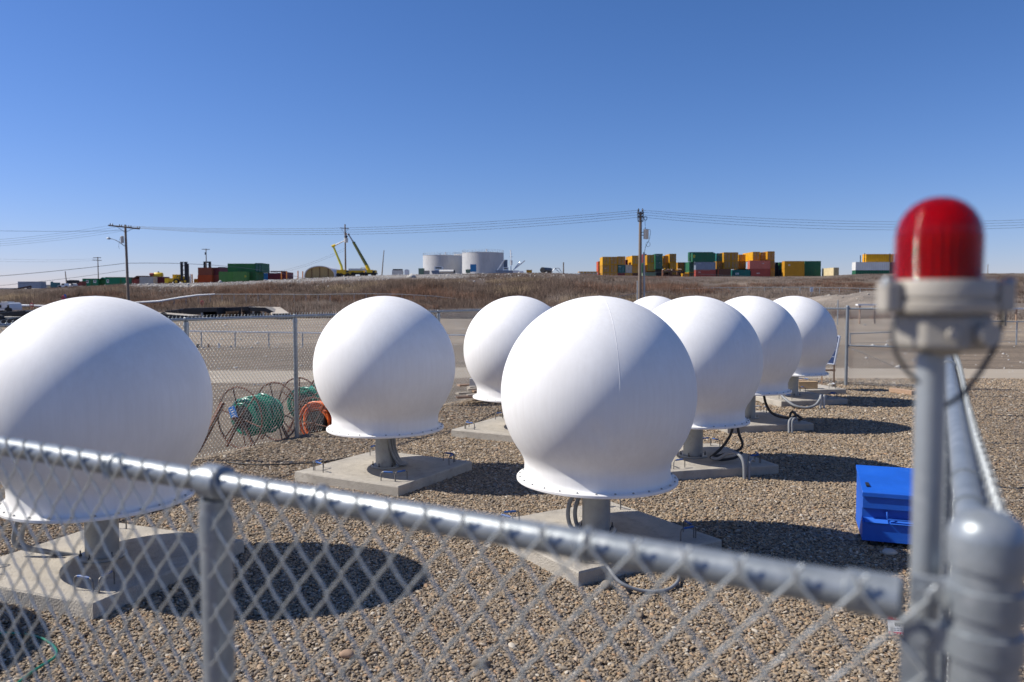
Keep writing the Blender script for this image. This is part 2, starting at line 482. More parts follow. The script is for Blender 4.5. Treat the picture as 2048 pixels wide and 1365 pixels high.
def terrain(X, Y):
    X = np.asarray(X, float); Y = np.asarray(Y, float)
    u = np.clip(X / np.maximum(Y, 1.0), -1.2, 1.2)
    xp = 1024 + F * u
    fy = foot_Y(xp)
    zc = CAM_Z + (HORIZON - crest_y(xp)) / F * YC
    t = (Y - fy) / (YC - fy)
    z_bank = YARD_Z + (zc - YARD_Z) * (0.55 * smooth(t) + 0.45 * np.clip(t, 0, 1))
    zp = CAM_Z + (HORIZON - plat_y(xp)) / F * np.minimum(Y, 420)
    w = smooth((Y - YC) / 55.0)
    zc_line = CAM_Z + (HORIZON - crest_y(xp) - 1.5) / F * np.minimum(Y, 420)
    z_top = zc_line * (1 - w) + zp * w
    z = np.where(Y < fy, YARD_Z, np.where(Y < YC, z_bank, z_top))
    rough = np.clip((Y - fy + 3) / 12, 0, 1) * (1 - 0.88 * smooth((Y - 104) / 12)) * np.clip((175 - Y) / 30, 0, 1)
    z = z + rough * (0.5 * (vnoise(X * 0.12, Y * 0.12, 3) - 0.5) + 0.35 * (vnoise(X * 0.4, Y * 0.4, 5) - 0.5))
    # rubble mound by the far fence on the right
    mx = np.exp(-(((X - 42.0) / 11.0) ** 2 + ((Y - 88.0) / 6.0) ** 2))
    z = z + 1.9 * mx * (1 + 0.3 * (vnoise(X * 0.7, Y * 0.7, 9) - 0.5))
    # low dirt ridge between yard and road
    rd = np.exp(-((Y - 32.5 - 0.03 * X) / 2.2) ** 2)
    z = z + 0.22 * rd * (0.5 + vnoise(X * 0.25, Y * 0.3, 12)) * (np.abs(X) < 70)
    near = np.clip((Y - 14) / 12, 0, 1)
    z = z + near * 0.08 * (vnoise(X * 0.35, Y * 0.35, 21) - 0.5) * (Y < 75)
    return z

def tz(X, Y):
    return float(terrain(np.array([X]), np.array([Y]))[0])

ys = np.unique(np.concatenate([np.array([-4000, -1500, -500, -150, -50, -15, 0]), np.linspace(2, 26, 13), np.linspace(27, 76, 50), np.linspace(77, 135, 84), np.linspace(137, 260, 42), np.linspace(275, 430, 12), [500, 700, 1000, 1600, 2600, 4500, 7500]]))
xs = np.unique(np.concatenate([[-6000, -3000, -1500, -800, -450, -300], np.linspace(-230, -95, 32), np.linspace(-94, 94, 190), np.linspace(95, 230, 32), [300, 450, 800, 1500, 3000, 6000]]))
GX, GY = np.meshgrid(xs, ys)
GZ = terrain(GX, GY)
V = np.stack([GX.ravel(), GY.ravel(), GZ.ravel()], 1)
nx, ny = len(xs), len(ys)
ii, jj = np.meshgrid(np.arange(nx - 1), np.arange(ny - 1))
a_ = (jj * nx + ii).ravel()
Fc = np.stack([a_, a_ + 1, a_ + 1 + nx, a_ + nx], 1)
X_, Y_ = V[:, 0], V[:, 1]
xp_ = 1024 + F * np.clip(X_ / np.maximum(Y_, 1), -1.2, 1.2)
col = np.tile(np.array([[0.28, 0.218, 0.152]]), (len(V), 1))           # tan yard gravel
dirt = np.array([0.205, 0.155, 0.105]); soil = np.array([0.10, 0.07, 0.053]); rub = np.array([0.25, 0.225, 0.20])
k = smooth((40 - Y_) / 6)[:, None]; col = col * (1 - k) + dirt * k
fy_ = foot_Y(xp_)
right = smooth((xp_ - 1330) / 150)
k = smooth((Y_ - fy_ + 2) / 4)[:, None]
bankc = soil[None, :] * (1 - 0.75 * right[:, None]) + np.array([0.19, 0.145, 0.105])[None, :] * 0.75 * right[:, None]
k2 = (vnoise(X_ * 0.2, Y_ * 0.2, 31)[:, None])
col = col * (1 - k) + bankc * k * (0.85 + 0.3 * k2)
kr = (smooth((Y_ - 112) / 5) * (1 - smooth((xp_ - 930) / 60)) * smooth((xp_ - 250) / 60))[:, None]
col = col * (1 - kr) + rub * kr
kp = smooth((Y_ - YC - 1) / 4)[:, None]; col = col * (1 - kp) + np.array([0.23, 0.195, 0.155]) * kp
mx = np.exp(-(((X_ - 42.0) / 11.0) ** 2 + ((Y_ - 88.0) / 6.0) ** 2))[:, None]
k = np.clip(mx * 2, 0, 1); col = col * (1 - k) + np.array([0.25, 0.21, 0.17]) * k
ground = tag(arr_mesh('ground', V, Fc, 'earth', col, True), kind='structure')

# gravel pad of the compound (one sheet, gently uneven) and the dirt road behind it
gx = np.unique(np.concatenate([np.linspace(-16, 24, 161)])); gy = np.linspace(-6, 21.5, 111)
GX, GY = np.meshgrid(gx, gy)
edge = np.minimum.reduce([GX + 16, 24 - GX, GY + 6, 21.5 + 0.9 * (vnoise(GX * 0.5, GY * 0, 4) - 1) - GY])
GZ = -0.012 + 0.010 * (vnoise(GX * 1.1, GY * 1.1, 8) - 0.5) - 0.3 * smooth((1.0 - edge) / 1.0)
sideL = (GX + 3.27) * 0.8818 - (GY - 12.0) * 0.4717      # distance right of the left fence line
GZ = GZ - 0.45 * smooth((-0.10 - sideL) / 0.55) * (GY > -2)
V = np.stack([GX.ravel(), GY.ravel(), GZ.ravel()], 1)
nx, ny = len(gx), len(gy)
ii, jj = np.meshgrid(np.arange(nx - 1), np.arange(ny - 1)); a_ = (jj * nx + ii).ravel()
tag(arr_mesh('gravel_pad', V, np.stack([a_, a_ + 1, a_ + 1 + nx, a_ + nx], 1), 'gravel_bed', None, True), kind='structure')

rx = np.linspace(-90, 110, 201)
yc_ = 23.3 + 1.6 * np.exp(-((rx - 3) / 7) ** 2) + 0.3 * np.sin(rx * 0.13)
rows = []
for off in np.linspace(-1.9, 1.9, 9):
    yy = yc_ + off * (1 + 0.12 * np.sin(rx * 0.4 + off))
    zz = terrain(rx, yy) + 0.03 - 0.05 * (abs(off) > 1.8)
    rows.append(np.stack([rx, yy, zz], 1))
V = np.concatenate(rows); n = len(rx)
ii, jj = np.meshgrid(np.arange(n - 1), np.arange(8)); a_ = (jj * n + ii).ravel()
tag(arr_mesh('road', V, np.stack([a_, a_ + 1, a_ + 1 + n, a_ + n], 1), 'dirt_road', None, True), kind='structure')

# ------------------------------------------------------------------ layout constants
FD = Vector((0.4717, 0.8818, 0))           # direction of the side fences
FN = Vector((-0.8818, 0.4717, 0))          # direction of the front and back fence (towards the left)
CORNER = Vector((0.458, 0.756, 0))
RAIL_Z = 1.828

PADS = [  # x, y, yaw, dome yaw
    ('A', -3.19, 6.10, 69, 185), ('B', -1.50, 9.38, 61, 170), ('C', 0.08, 12.3, 62, 80), ('D', 0.725, 6.77, 32, 0), ('E', 1.66, 15.25, 62, 140),
    ('F', 3.25, 18.2, 62, 200), ('G', 2.29, 9.98, 15.4, 40), ('H', 3.92, 13.15, 12, 250), ('I', 5.70, 16.12, 15, 310), ('K', 6.38, 17.80, 14, 0), ('J', -5.42, 4.85, 60, 20)]
PADD = {p[0]: p for p in PADS}
PAD_S, PAD_H = 1.48, 0.11

# ------------------------------------------------------------------ radomes
ZC, RS = 1.195, 0.828       # sphere centre above the pad, radius
def shell_profile(n=72):
    prof = []
    r_end = 0.685
    th_end = math.pi - math.asin(r_end / RS)
    for i in range(n + 1):
        th = 0.0 + th_end * i / n
        prof.append((max(RS * math.sin(th), 0.0), ZC + RS * math.cos(th)))
    p0 = Vector((prof[-1][0], prof[-1][1])); d0 = Vector((RS * math.cos(th_end), -RS * math.sin(th_end))).normalized() * 0.13
    p1 = Vector((0.622, 0.585)); d1 = Vector((0.0, -1.0)) * 0.16
    for i in range(1, 13):
        t = i / 12
        h = (2 * t**3 - 3 * t**2 + 1) * p0 + (t**3 - 2 * t**2 + t) * d0 + (-2 * t**3 + 3 * t**2) * p1 + (t**3 - t**2) * d1
        prof.append((h.x, h.y))
    for r, z in ((0.622, 0.55), (0.623, 0.52), (0.626, 0.50), (0.632, 0.488), (0.642, 0.480)):
        prof.append((r, z))
    return prof[::-1]

def make_radome(dent=None):
    root = thing('radome', 'x', 'radome', (0, 0, 0), 'white radome domes on concrete pads')
    mb = MB()
    nseg = 128
    prof = shell_profile()
    mb.lathe(prof, nseg, cap=False)
    if dent:
        dc, dr, dd = dent
        nv = []
        for p in mb.v:
            q = Vector(p); w = (q - dc).length / dr
            if w < 1.6:
                d_ = q - dc; k = math.exp(-((d_.x + 0.4 * d_.z) / (0.32 * dr)) ** 2 - (d_.z / (0.55 * dr)) ** 2) - 0.5 * math.exp(-((d_.x + 0.4 * d_.z - 0.5 * dr) / (0.30 * dr)) ** 2 - (d_.z / (0.5 * dr)) ** 2)
                nrm = (q - Vector((0, 0, ZC))).normalized()
                q = q - nrm * dd * k
            nv.append(tuple(q))
        mb.v = nv
    mb.build('shell', 'radome_shell', root, 180)
    fl = MB()
    fl.lathe([(0.585, 0.452), (0.683, 0.452), (0.688, 0.457), (0.688, 0.474), (0.683, 0.480), (0.62, 0.483)], 96, cap=False)
    fl.lathe([(0.001, 0.455), (0.60, 0.455)], 64, cap=False)
    flo = fl.build('flange', 'radome_shell', root, 30)
    bt = MB()
    for i in range(28):
        a = 2 * math.pi * (i + 0.5) / 28
        bt.lathe([(0.009, 0.479), (0.009, 0.489), (0.006, 0.492)], 6, (0.664 * math.cos(a), 0.664 * math.sin(a), 0))
    tag(bt.build('bolts', 'pedestal_steel', flo), kind='stuff')
    sm = MB()     # vertical bonding seam
    for az in (math.pi * 1.53,):
        pts = []
        for r, z in prof[8:]:
            pts.append(Vector((math.cos(az), math.sin(az), 0)) * (r - 0.0012) + Vector((0, 0, z - 0.0)))
        sm.tube(pts, 0.0022, 5)
    sm.build('seam', 'radome_shell', root, 180)
    pd = MB()
    pd.lathe([(0.121, 0.016), (0.121, 0.43)], 40, cap=False)
    pdo = pd.build('pedestal', 'pedestal_steel', root, 40)
    bp_ = MB(); bp_.lathe([(0.172, 0.0), (0.176, 0.004), (0.176, 0.016), (0.172, 0.02), (0.10, 0.02)], 48)
    bpo = bp_.build('base_plate', 'pedestal_steel', pdo, 30)
    ab = MB()
    for i in range(6):
        a = 2 * math.pi * i / 6 + 0.3
        c = (0.152 * math.cos(a), 0.152 * math.sin(a), 0)
        ab.lathe([(0.012, 0.02), (0.012, 0.034)], 6, c); ab.lathe([(0.006, 0.034), (0.006, 0.062)], 6, c)
    tag(ab.build('anchor_bolts', 'steel_dark', bpo), kind='stuff')
    tp = MB(); tp.box((0, 0, 0.438), (0.36, 0.30, 0.022)); tp.box((0.05, -0.13, 0.415), (0.09, 0.05, 0.035))
    tp.build('mounting_plate', 'pedestal_steel', root)
    return root

proto = make_radome()
dentv = Vector((-0.06, -0.80, ZC - 0.21)).normalized()
dentp = Vector((0, 0, ZC)) + (Vector((-0.07, -0.79, -0.22)).normalized()) * RS
proto_d = make_radome((dentp, 0.15, 0.013))
RLAB = {
    'A': 'largest-looking white radome at the left edge, behind the near fence rail',
    'B': 'white radome in front of the hose reels, second from the left',
    'C': 'white radome left behind the dented one, third from the left',
    'D': 'nearest centre white radome with a small dent and vertical seam',
    'E': 'white radome of which only the top shows behind the dented one',
    'F': 'white radome cap showing beside the utility pole, farthest of the left row',
    'G': 'white radome on the pad with two looping black cables, behind the dented one',
    'H': 'white radome second from the right, grey conduit looping beside its pad',
    'I': 'rightmost white radome with a small solar panel behind it',
    'J': 'white radome beyond the left edge of the picture, only its shadow shows'}
used = False
for key, x, y, yaw, dyaw in PADS:
    if key == 'K':
        continue
    if key == 'D':
        o = proto_d
    elif not used:
        o = proto; used = True
    else:
        o = copy_tree(proto)
    o.location = (x, y, PAD_H)
    o.rotation_euler = (0, 0, R(dyaw))
    o['label'] = RLAB[key]
for o in (proto_d,):
    o.rotation_euler = (0, R(0.4), 0)

# concrete pads with taped lifting handles
PLAB = {'A': 'square concrete pad under the radome at the left edge', 'B': 'square concrete pad under the radome by the hose reels', 'C': 'concrete pad half hidden behind the dented radome, left side',
        'D': 'concrete pad turned corner-on under the dented radome', 'E': 'concrete pad hidden behind the dented radome', 'F': 'farthest concrete pad of the left row', 'G': 'concrete pad with looping black cables under the radome beside it',
        'H': 'concrete pad with two bent grey conduits at its front edge', 'I': 'concrete pad under the rightmost radome, a pale conduit drooping before it', 'K': 'farthest concrete pad with timber blocks and a solar panel stand, right of the rightmost radome', 'J': 'concrete pad beyond the left edge of the picture'}
hm = None
for pi_, (key, x, y, yaw, dyaw) in enumerate(PADS):
    root = thing('concrete_pad', PLAB[key], 'concrete pad', (x, y, 0), 'concrete pads under the radomes')
    root.rotation_euler = (0, 0, R(yaw))
    mb = MB()
    n = 10; h = PAD_S / 2
    rl = random.Random(pi_)
    rim = []
    for sx, sy, dx, dy in ((-1, -1, 1, 0), (1, -1, 0, 1), (1, 1, -1, 0), (-1, 1, 0, -1)):
        for i in range(n):
            t = 2 * h * i / n
            j = 0.0 if i == 0 else 1.0
            rim.append((sx * h + dx * t + (abs(dy) * rl.uniform(-.004, .004)) * j, sy * h + dy * t + (abs(dx) * rl.uniform(-.004, .004)) * j))
    m_ = len(rim)
    vs_ = [(a * 1.004, b_ * 1.004, -0.08) for a, b_ in rim] + [(a * 1.003, b_ * 1.003, PAD_H - 0.014) for a, b_ in rim] + [(a * (0.992 + rl.uniform(-.003, .002)), b_ * (0.992 + rl.uniform(-.003, .002)), PAD_H - rl.uniform(0, .002)) for a, b_ in rim]
    fs_ = []
    for r_ in range(2):
        for i in range(m_):
            j = (i + 1) % m_
            fs_.append((r_ * m_ + i, r_ * m_ + j, (r_ + 1) * m_ + j, (r_ + 1) * m_ + i))
    fs_.append(tuple(2 * m_ + i for i in range(m_)))
    mb.add(vs_, fs_)
    mb.build('slab', 'concrete', root, 30, origin=(0, 0, 0))
    for e in range(4):
        for s_ in (-1, 1):
            ang = e * math.pi / 2
            M = Matrix.Rotation(ang, 4, 'Z') @ Matrix.Translation((s_ * 0.50, -0.60, PAD_H)) @ Matrix.Rotation(0.25 * ((e + s_ + pi_) % 3 - 1), 4, 'Z')
            if hm is None:
                pts = [(-0.085, 0, -0.03), (-0.085, 0, 0.075), (-0.078, 0, 0.092), (-0.06, 0, 0.10), (0.06, 0, 0.10), (0.078, 0, 0.092), (0.085, 0, 0.075), (0.085, 0, -0.03)]
                a = MB().tube(pts, 0.006, 6); h0 = a.build('lifting_handle', 'rebar', root, 60, origin=(0, 0, 0))
                t = MB().tube([(-0.055, 0, 0.10), (-0.03, 0.001, 0.101), (0.0, 0, 0.10), (0.03, -0.001, 0.101), (0.055, 0, 0.10)], [0.008, 0.0105, 0.009, 0.0105, 0.008], 7)
                t0 = t.build('tape_wrap', 'blue_tape', h0, 60, origin=(0, 0, 0))
                hm = (h0.data, t0.data); hob, tob = h0, t0
            else:
                hob = bpy.data.objects.new('lifting_handle', hm[0]); C.objects.link(hob); hob.parent = root
                tob = bpy.data.objects.new('tape_wrap', hm[1]); C.objects.link(tob); tob.parent = hob
            if (e * 2 + s_ + pi_) % 7 == 3:
                tob.material_slots[0].link = 'OBJECT'; tob.material_slots[0].material = MATS['white_tape']
            hob.matrix_local = M

# ------------------------------------------------------------------ chain link fences
def chainlink(mb_unused, a, d, length, out, z0, z1, w, h, r, sides, nmid=1, name='mesh_fabric', parent=None, wobble=0.0):
    """woven wire fabric: zigzag wires that hook at every bend. a start point, d direction, out = outward normal"""
    nw = int(length / w)
    nz = int((z1 - z0) / (h / 2))
    zz = z1 - np.arange(nz + 1) * (h / 2)
    # one wire path (local: s along fence, t out of plane, z)
    path = []
    for i in range(nz):
        left = (i % 2 == 0)
        s0, s1 = (0.0, w * 0.5) if left else (w * 0.5, 0.0)
        ov = w * 0.028
        s0 += -ov if s0 == 0 else ov; s1 += -ov if s1 == 0 else ov
        off = r * 0.95 if left else -r * 0.95
        path.append((s0, 0.0, zz[i]))
        for q in range(1, nmid + 1):
            t = q / (nmid + 1)
            path.append((s0 + (s1 - s0) * t, off, zz[i] + (zz[i + 1] - zz[i]) * t))
    path.append((-w * 0.028 if nz % 2 == 0 else w * 0.528, 0.0, zz[nz]))
    # twist barb at the top
    path = [(-w * 0.13, 0.0, z1 + h * 0.20), (-w * 0.02, r, z1 + h * 0.10)] + path
    path = np.array(path)
    m_ = len(path)
    tang = np.gradient(path, axis=0); tang /= np.linalg.norm(tang, axis=1)[:, None]
    ref = np.array([0, 1.0, 0])
    sd = np.cross(tang, ref); sd /= np.maximum(np.linalg.norm(sd, axis=1), 1e-6)[:, None]
    up = np.cross(sd, tang)
    ring = []
    for k in range(sides):
        an = 2 * math.pi * k / sides
        ring.append(path + (sd * math.cos(an) + up * math.sin(an)) * r)
    ring = np.stack(ring, 1).reshape(-1, 3)            # m_*sides
    i_, k_ = np.meshgrid(np.arange(m_ - 1), np.arange(sides), indexing='ij')
    k2_ = (k_ + 1) % sides
    f1 = np.stack([i_ * sides + k_, i_ * sides + k2_, (i_ + 1) * sides + k2_, (i_ + 1) * sides + k_], -1).reshape(-1, 4)
    allv, allf = [], []
    rg = np.random.default_rng(5)
    d3 = np.array([d.x, d.y, 0]); o3 = np.array([out.x, out.y, 0]); a3 = np.array([a.x, a.y, 0])
    for q in range(2 * nw):
        s_off = q * w / 2
        flip = q % 2
        v = ring.copy()
        if flip:      # neighbouring wire hooks into this one, shifted half a diamond
            v[:, 0] = w * 0.5 - v[:, 0]
        jit = rg.normal(0, 0.0012) if wobble else 0.0
        s = v[:, 0] + s_off + jit
        bulge = wobble * np.sin(s * 2.1 + v[:, 2] * 1.3)
        pt = a3 + np.outer(s, d3) + np.outer(v[:, 1] + bulge, o3)
        pt[:, 2] += v[:, 2]
        allv.append(pt); allf.append(f1 + q * len(ring))
    V = np.concatenate(allv); Fc = np.concatenate(allf)
    if parent is not None:
        og = ORG[parent.name]; V = V - np.array([og.x, og.y, og.z])
    o = arr_mesh(name, V, Fc, 'wire', None, True)
    o['kind'] = 'stuff'
    if parent is not None:
        o.parent = parent
    return o

def fence_post(parent, p, rad, top, mat_='galv', cap='dome', loop_dir=None, name='post'):
    mb = MB(); mb.lathe([(rad, -0.05), (rad, top)], 24, (p.x, p.y, 0))
    po = mb.build(name, mat_, parent, 40)
    if cap == 'dome':
        c = MB(); prof = [(rad * 1.02, top - 0.03), (rad * 1.09, top - 0.03), (rad * 1.10, top - 0.002), (rad * 1.07, top + 0.002)]
        for i in range(1, 9):
            t = i / 8 * math.pi / 2
            prof.append((rad * 1.04 * math.cos(t), top + 0.002 + (0.72 * rad) * math.sin(t)))
        c.lathe(prof, 32, (p.x, p.y, 0)); c.build('post_cap', mat_, po, 50)
    elif cap == 'loop':
        c = MB(); rr = rad * 1.08
        c.lathe([(rr, top - 0.075), (rr, top - 0.03), (rr * 0.9, top - 0.01)], 24, (p.x, p.y, 0))
        q = Vector((p.x, p.y, RAIL_Z)); d = loop_dir
        c.tube([q - d * 0.024, q - d * 0.02, q + d * 0.02, q + d * 0.024], [0.024, 0.029, 0.029, 0.024], 20)
        c.build('loop_cap', mat_, po, 40)
    return po

def ring(mb, p, d, r, w, n=20):
    mb.tube([p - d * w / 2, p - d * w * 0.45, p + d * w * 0.45, p + d * w / 2], [r * 0.97, r, r, r * 0.97], n)

FNF = Vector((-0.868, 0.497, 0)).normalized()      # the front run meets the side run a little off square
FDF = Vector((FNF.y, -FNF.x, 0))
# front fence (nearest the camera)
ff = thing('chain_link_fence', 'blurred galvanized chain-link fence crossing the foreground with its top rail', 'fence', CORNER, 'chain-link fence runs round the compound')
OUTF = -FDF
cp = fence_post(ff, CORNER, 0.0318, 1.905, name='corner_post')
for z in (1.842, 1.80, 1.46, 1.10, 0.75, 0.4):
    bm_ = MB()
    bm_.lathe([(0.0320, z - 0.014), (0.0352, z - 0.013), (0.0352, z + 0.013), (0.0320, z + 0.014)], 28, (CORNER.x, CORNER.y, 0))
    t = CORNER + FNF * 0.047 + FDF * (0.0 if z > 1.82 else -0.012)
    bm_.box((t.x, t.y, z), (0.034, 0.010, 0.026), math.atan2(FNF.y, FNF.x))
    bm_.build('brace_band', 'galv', cp, 40)
for z in (1.842, 1.80, 1.46):
    bb = MB()
    q = CORNER + FNF * 0.055 + Vector((0, 0, z))
    bb.tube([q - FDF * 0.022, q + FDF * 0.022], 0.005, 8); bb.tube([q - FDF * 0.024, q - FDF * 0.016], 0.009, 6)
    bb.build('carriage_bolt', 'galv', cp, 40)
rl_ = MB()
r0 = CORNER + FNF * 0.074; r1 = CORNER + FNF * 8.5
zr = Vector((0, 0, RAIL_Z))
rl_.tube([r0 + zr, r1 + zr], 0.0190, 24)
rail = rl_.build('top_rail', 'galv', ff, 40)
ce = MB(); ce.tube([r0 + zr - FNF * 0.004, r0 + zr, r0 + zr + FNF * 0.05, r0 + zr + FNF * 0.052], [0.018, 0.0225, 0.0225, 0.0195], 24)
ce.build('rail_end_cup', 'galv', rail, 40)
LP = Vector((-0.481, 1.29, 0))
sL = 1.092
POSTF = CORNER + FNF * sL
fence_post(ff, POSTF, 0.0258, 1.80, cap='loop', loop_dir=FNF, name='line_post')
for k in range(1, 3):
    fence_post(ff, CORNER + FNF * (sL + 3.0 * k), 0.030, 1.80, cap='loop', loop_dir=FNF, name='line_post')
chainlink(None, CORNER + FNF * 0.05 + OUTF * 0.0235, FNF, 8.3, OUTF, 0.03, RAIL_Z + 0.012, 0.060, 0.073, 0.0020, 8, 1, parent=ff, wobble=0.003)
tie = MB()
for s in (0.42, 0.86, 1.35, 1.8, 2.25, 2.7):
    q = CORNER + FNF * s + zr
    ring(tie, q, FNF, 0.0235, 0.004, 16)
    q2 = q + OUTF * 0.026
    tie.tube([q2 + Vector((0, 0, -0.02)), q2 + Vector((0, 0, 0.012)) + FNF * 0.008], 0.0018, 5)
tie.build('tie_wire', 'wire', ff, 60)
br = MB(); q = CORNER + FNF * 0.062 + OUTF * 0.02
br.box((q.x, q.y, 0.93), (0.019, 0.005, 1.78), math.atan2(FNF.y, FNF.x)); br.build('tension_bar', 'galv', ff)

# right fence: runs away from the corner
BACK_L = 19.6
fr = thing('chain_link_fence', 'chain-link fence run receding behind the red beacon on the right', 'fence', CORNER, 'chain-link fence runs round the compound')
OUTR = -FN
mb = MB(); a0 = CORNER + FD * 0.065
mb.tube([a0 + zr, CORNER + FD * (BACK_L - 0.06) + zr], 0.0205, 20); rail = mb.build('top_rail', 'galv', fr, 40)
ce = MB(); ce.tube([a0 + zr, a0 + zr + FD * 0.05], 0.0245, 20)
for s in (0.42, 0.62, 6.4):
    q = CORNER + FD * s + zr; ce.tube([q - FD * 0.004, q + FD * 0.004], 0.0235, 20)
ce.build('rail_sleeve', 'galv', rail, 40)
for k in range(1, 7):
    fence_post(fr, CORNER + FD * (k * 3.05), 0.030, 1.80, cap='loop', loop_dir=FD, name='line_post')
chainlink(None, CORNER + FD * 0.05 + OUTR * 0.0265, FD, BACK_L - 0.1, OUTR, 0.03, RAIL_Z + 0.045, 0.060, 0.073, 0.0022, 5, 1, parent=fr, wobble=0.004)

# back fence
B0 = CORNER + FD * BACK_L
fb = thing('chain_link_fence', 'far chain-link fence run at the back of the compound, beside the rightmost radome', 'fence', B0, 'chain-link fence runs round the compound')
mb = MB(); mb.tube([B0 + zr, B0 + FN * 8.58 + zr], 0.0205, 10); mb.build('top_rail', 'galv', fb, 40)
mb = MB(); mb.tube([B0 + Vector((0, 0, 0.95)), B0 + FN * 1.95 + Vector((0, 0, 0.95))], 0.0185, 10); mb.build('brace_rail', 'galv', fb, 40)
for s, rd in ((0.0, 0.0365), (1.95, 0.0365), (5.0, 0.03), (8.58, 0.0365)):
    fence_post(fb, B0 + FN * s, rd, 1.88 if rd > 0.031 else 1.80, cap='dome' if rd > 0.031 else 'loop', loop_dir=FN)
tr = MB(); tr.tube([B0 + FN * 0.05 + Vector((0, 0, 0.12)), B0 + FN * 1.93 + Vector((0, 0, 0.93))], 0.005, 5); tr.build('truss_rod', 'galv_dull', fb, 40)
chainlink(None, B0 + FN * 0.04 + FD * 0.0235, FN, 8.5, FD, 0.03, RAIL_Z + 0.03, 0.060, 0.073, 0.0027, 4, 1, parent=fb)

# left fence
def left_t(xpix):
    u = (xpix - 1024) / F
    t = (u * 12.0 + 3.27) / (0.4717 - u * 0.8818)
    return t
L0 = Vector((-3.27, 12.0, 0))
fl_ = thing('chain_link_fence', 'chain-link fence run on the left in front of the hose reels', 'fence', L0, 'chain-link fence runs round the compound')
LE = (B0 + FN * 8.58 - L0).dot(FD)
mb = MB(); mb.tube([L0 - FD * 9 + zr, L0 + FD * LE + zr], 0.0205, 12); mb.build('top_rail', 'galv', fl_, 40)
for xq in (-1400, 120, 372, 590, 877, 1000):
    t = left_t(xq) if xq > 0 else -6.5
    fence_post(fl_, L0 + FD * t, 0.032, 1.80, cap='loop', loop_dir=FD, name='line_post')
tie = MB()
for k in range(-20, 24):
    q = L0 + FD * (k * 0.45) + zr; ring(tie, q, FD, 0.0235, 0.005, 8)
tie.build('tie_wire', 'wire', fl_)
chainlink(None, L0 - FD * 9 + FN * 0.0235, FD, 9 + LE, FN, 0.0, RAIL_Z + 0.035, 0.060, 0.073, 0.0027, 4, 1, parent=fl_, wobble=0.005)

# ------------------------------------------------------------------ red warning beacon on its conduit
BY = 0.862
bx_ = P(1863, 700, BY)
U = px(BY)
bc = thing('warning_beacon', 'red glass warning beacon on a thin conduit beside the corner post', 'beacon', (bx_.x, BY, 0))
def bz(y): return P(1863, y, BY).z
mb = MB()      # fluted globe
nf = 144; prof = []
for i in range(40):      # cylinder with moulded rings
    y_ = 562 - 82 * i / 40
    prof.append((0.0430 + 0.00070 * math.sin(i / 40 * 6 * 2 * math.pi), bz(y_)))
for i in range(0, 49):
    t = i / 48 * math.pi / 2
    rb_ = 0.0430 * math.cos(t) ** 0.92 if t < 1.56 else 0.0005
    prof.append((rb_ * (1 + 0.010 * math.sin(i / 48 * 7 * 2 * math.pi)) if rb_ > .004 else rb_, bz(480) + (bz(394) - bz(480)) * math.sin(t)))
gx_ = P(1875, 560, BY).x
for r_, z_ in prof:
    for k in range(nf):
        a = 2 * math.pi * k / nf
        rr = r_ * (1 + 0.0012 * (1 if k % 4 < 2 else -1)) if r_ > 0.01 else r_
        mb.v.append((gx_ + rr * math.cos(a), BY + rr * math.sin(a), z_))
for i in range(len(prof) - 1):
    for k in range(nf):
        l = (k + 1) % nf
        mb.f.append((i * nf + k, i * nf + l, (i + 1) * nf + l, (i + 1) * nf + k))
globe = mb.build('red_globe', 'red_glass', bc, 60)
lb = MB(); zb = bz(562)
lb.lathe([(0.012, zb - 0.004), (0.014, zb + 0.012), (0.014, zb + 0.02), (0.023, zb + 0.035), (0.026, zb + 0.05), (0.022, zb + 0.064), (0.010, zb + 0.072), (0.0005, zb + 0.073)], 20, (gx_, BY, 0))
lb.build('bulb', 'housing_dark', globe, 60)
il = MB(); nfl = 112; ilp = [(0.0365, zb - 0.003), (0.0365, zb + 0.012), (0.0365, zb + 0.030), (0.0350, zb + 0.046), (0.0300, zb + 0.061), (0.0210, zb + 0.073), (0.0100, zb + 0.079), (0.0004, zb + 0.081)]
for r_, z_ in ilp:
    for k in range(nfl):
        a = 2 * math.pi * k / nfl; rr = r_ * (1 + 0.035 * math.cos(k * math.pi / 2))
        il.v.append((gx_ + rr * math.cos(a), BY + rr * math.sin(a), z_))
for i in range(len(ilp) - 1):
    for k in range(nfl):
        l = (k + 1) % nfl; il.f.append((i * nfl + k, i * nfl + l, (i + 1) * nfl + l, (i + 1) * nfl + k))
il.build('opaque_inner_lens', 'lens_red', globe, 60)  # opaque red core added to block the background seen through the globe
cl = MB()
cl.lathe([(0.040, bz(560)), (0.0535, bz(561)), (0.0545, bz(566)), (0.0545, bz(594)), (0.0525, bz(597)), (0.0525, bz(602)), (0.0560, bz(604)), (0.0560, bz(622)), (0.0545, bz(626)), (0.040, bz(627))], 40, (gx_ + 0.002, BY, 0))
col_ = cl.build('clamp_collar', 'housing', bc, 35)
for s_ in (-1, 1):
    lg = MB(); cxx = gx_ + 0.002 + s_ * 0.060
    lg.box((cxx, BY - 0.012, bz(594)), (0.018, 0.026, 0.034)); lo = bevel(lg.build('hinge_lug', 'housing', col_), 0.004)
    sc = MB(); sc.lathe([(0.006, bz(575)), (0.006, bz(560)), (0.0045, bz(556))], 10, (cxx + s_ * 0.004, BY - 0.018, 0)); sc.build('clamp_screw', 'galv', lo, 40)
jb = MB()
jx = P(1882, 660, BY).x
jb.lathe([(0.045, bz(626)), (0.0505, bz(632)), (0.0505, bz(690)), (0.046, bz(699)), (0.020, bz(702)), (0.0195, bz(712))], 8, (jx, BY, 0), cap=True)
jo = bevel(jb.build('junction_box', 'housing_dark', bc), 0.005, 3)
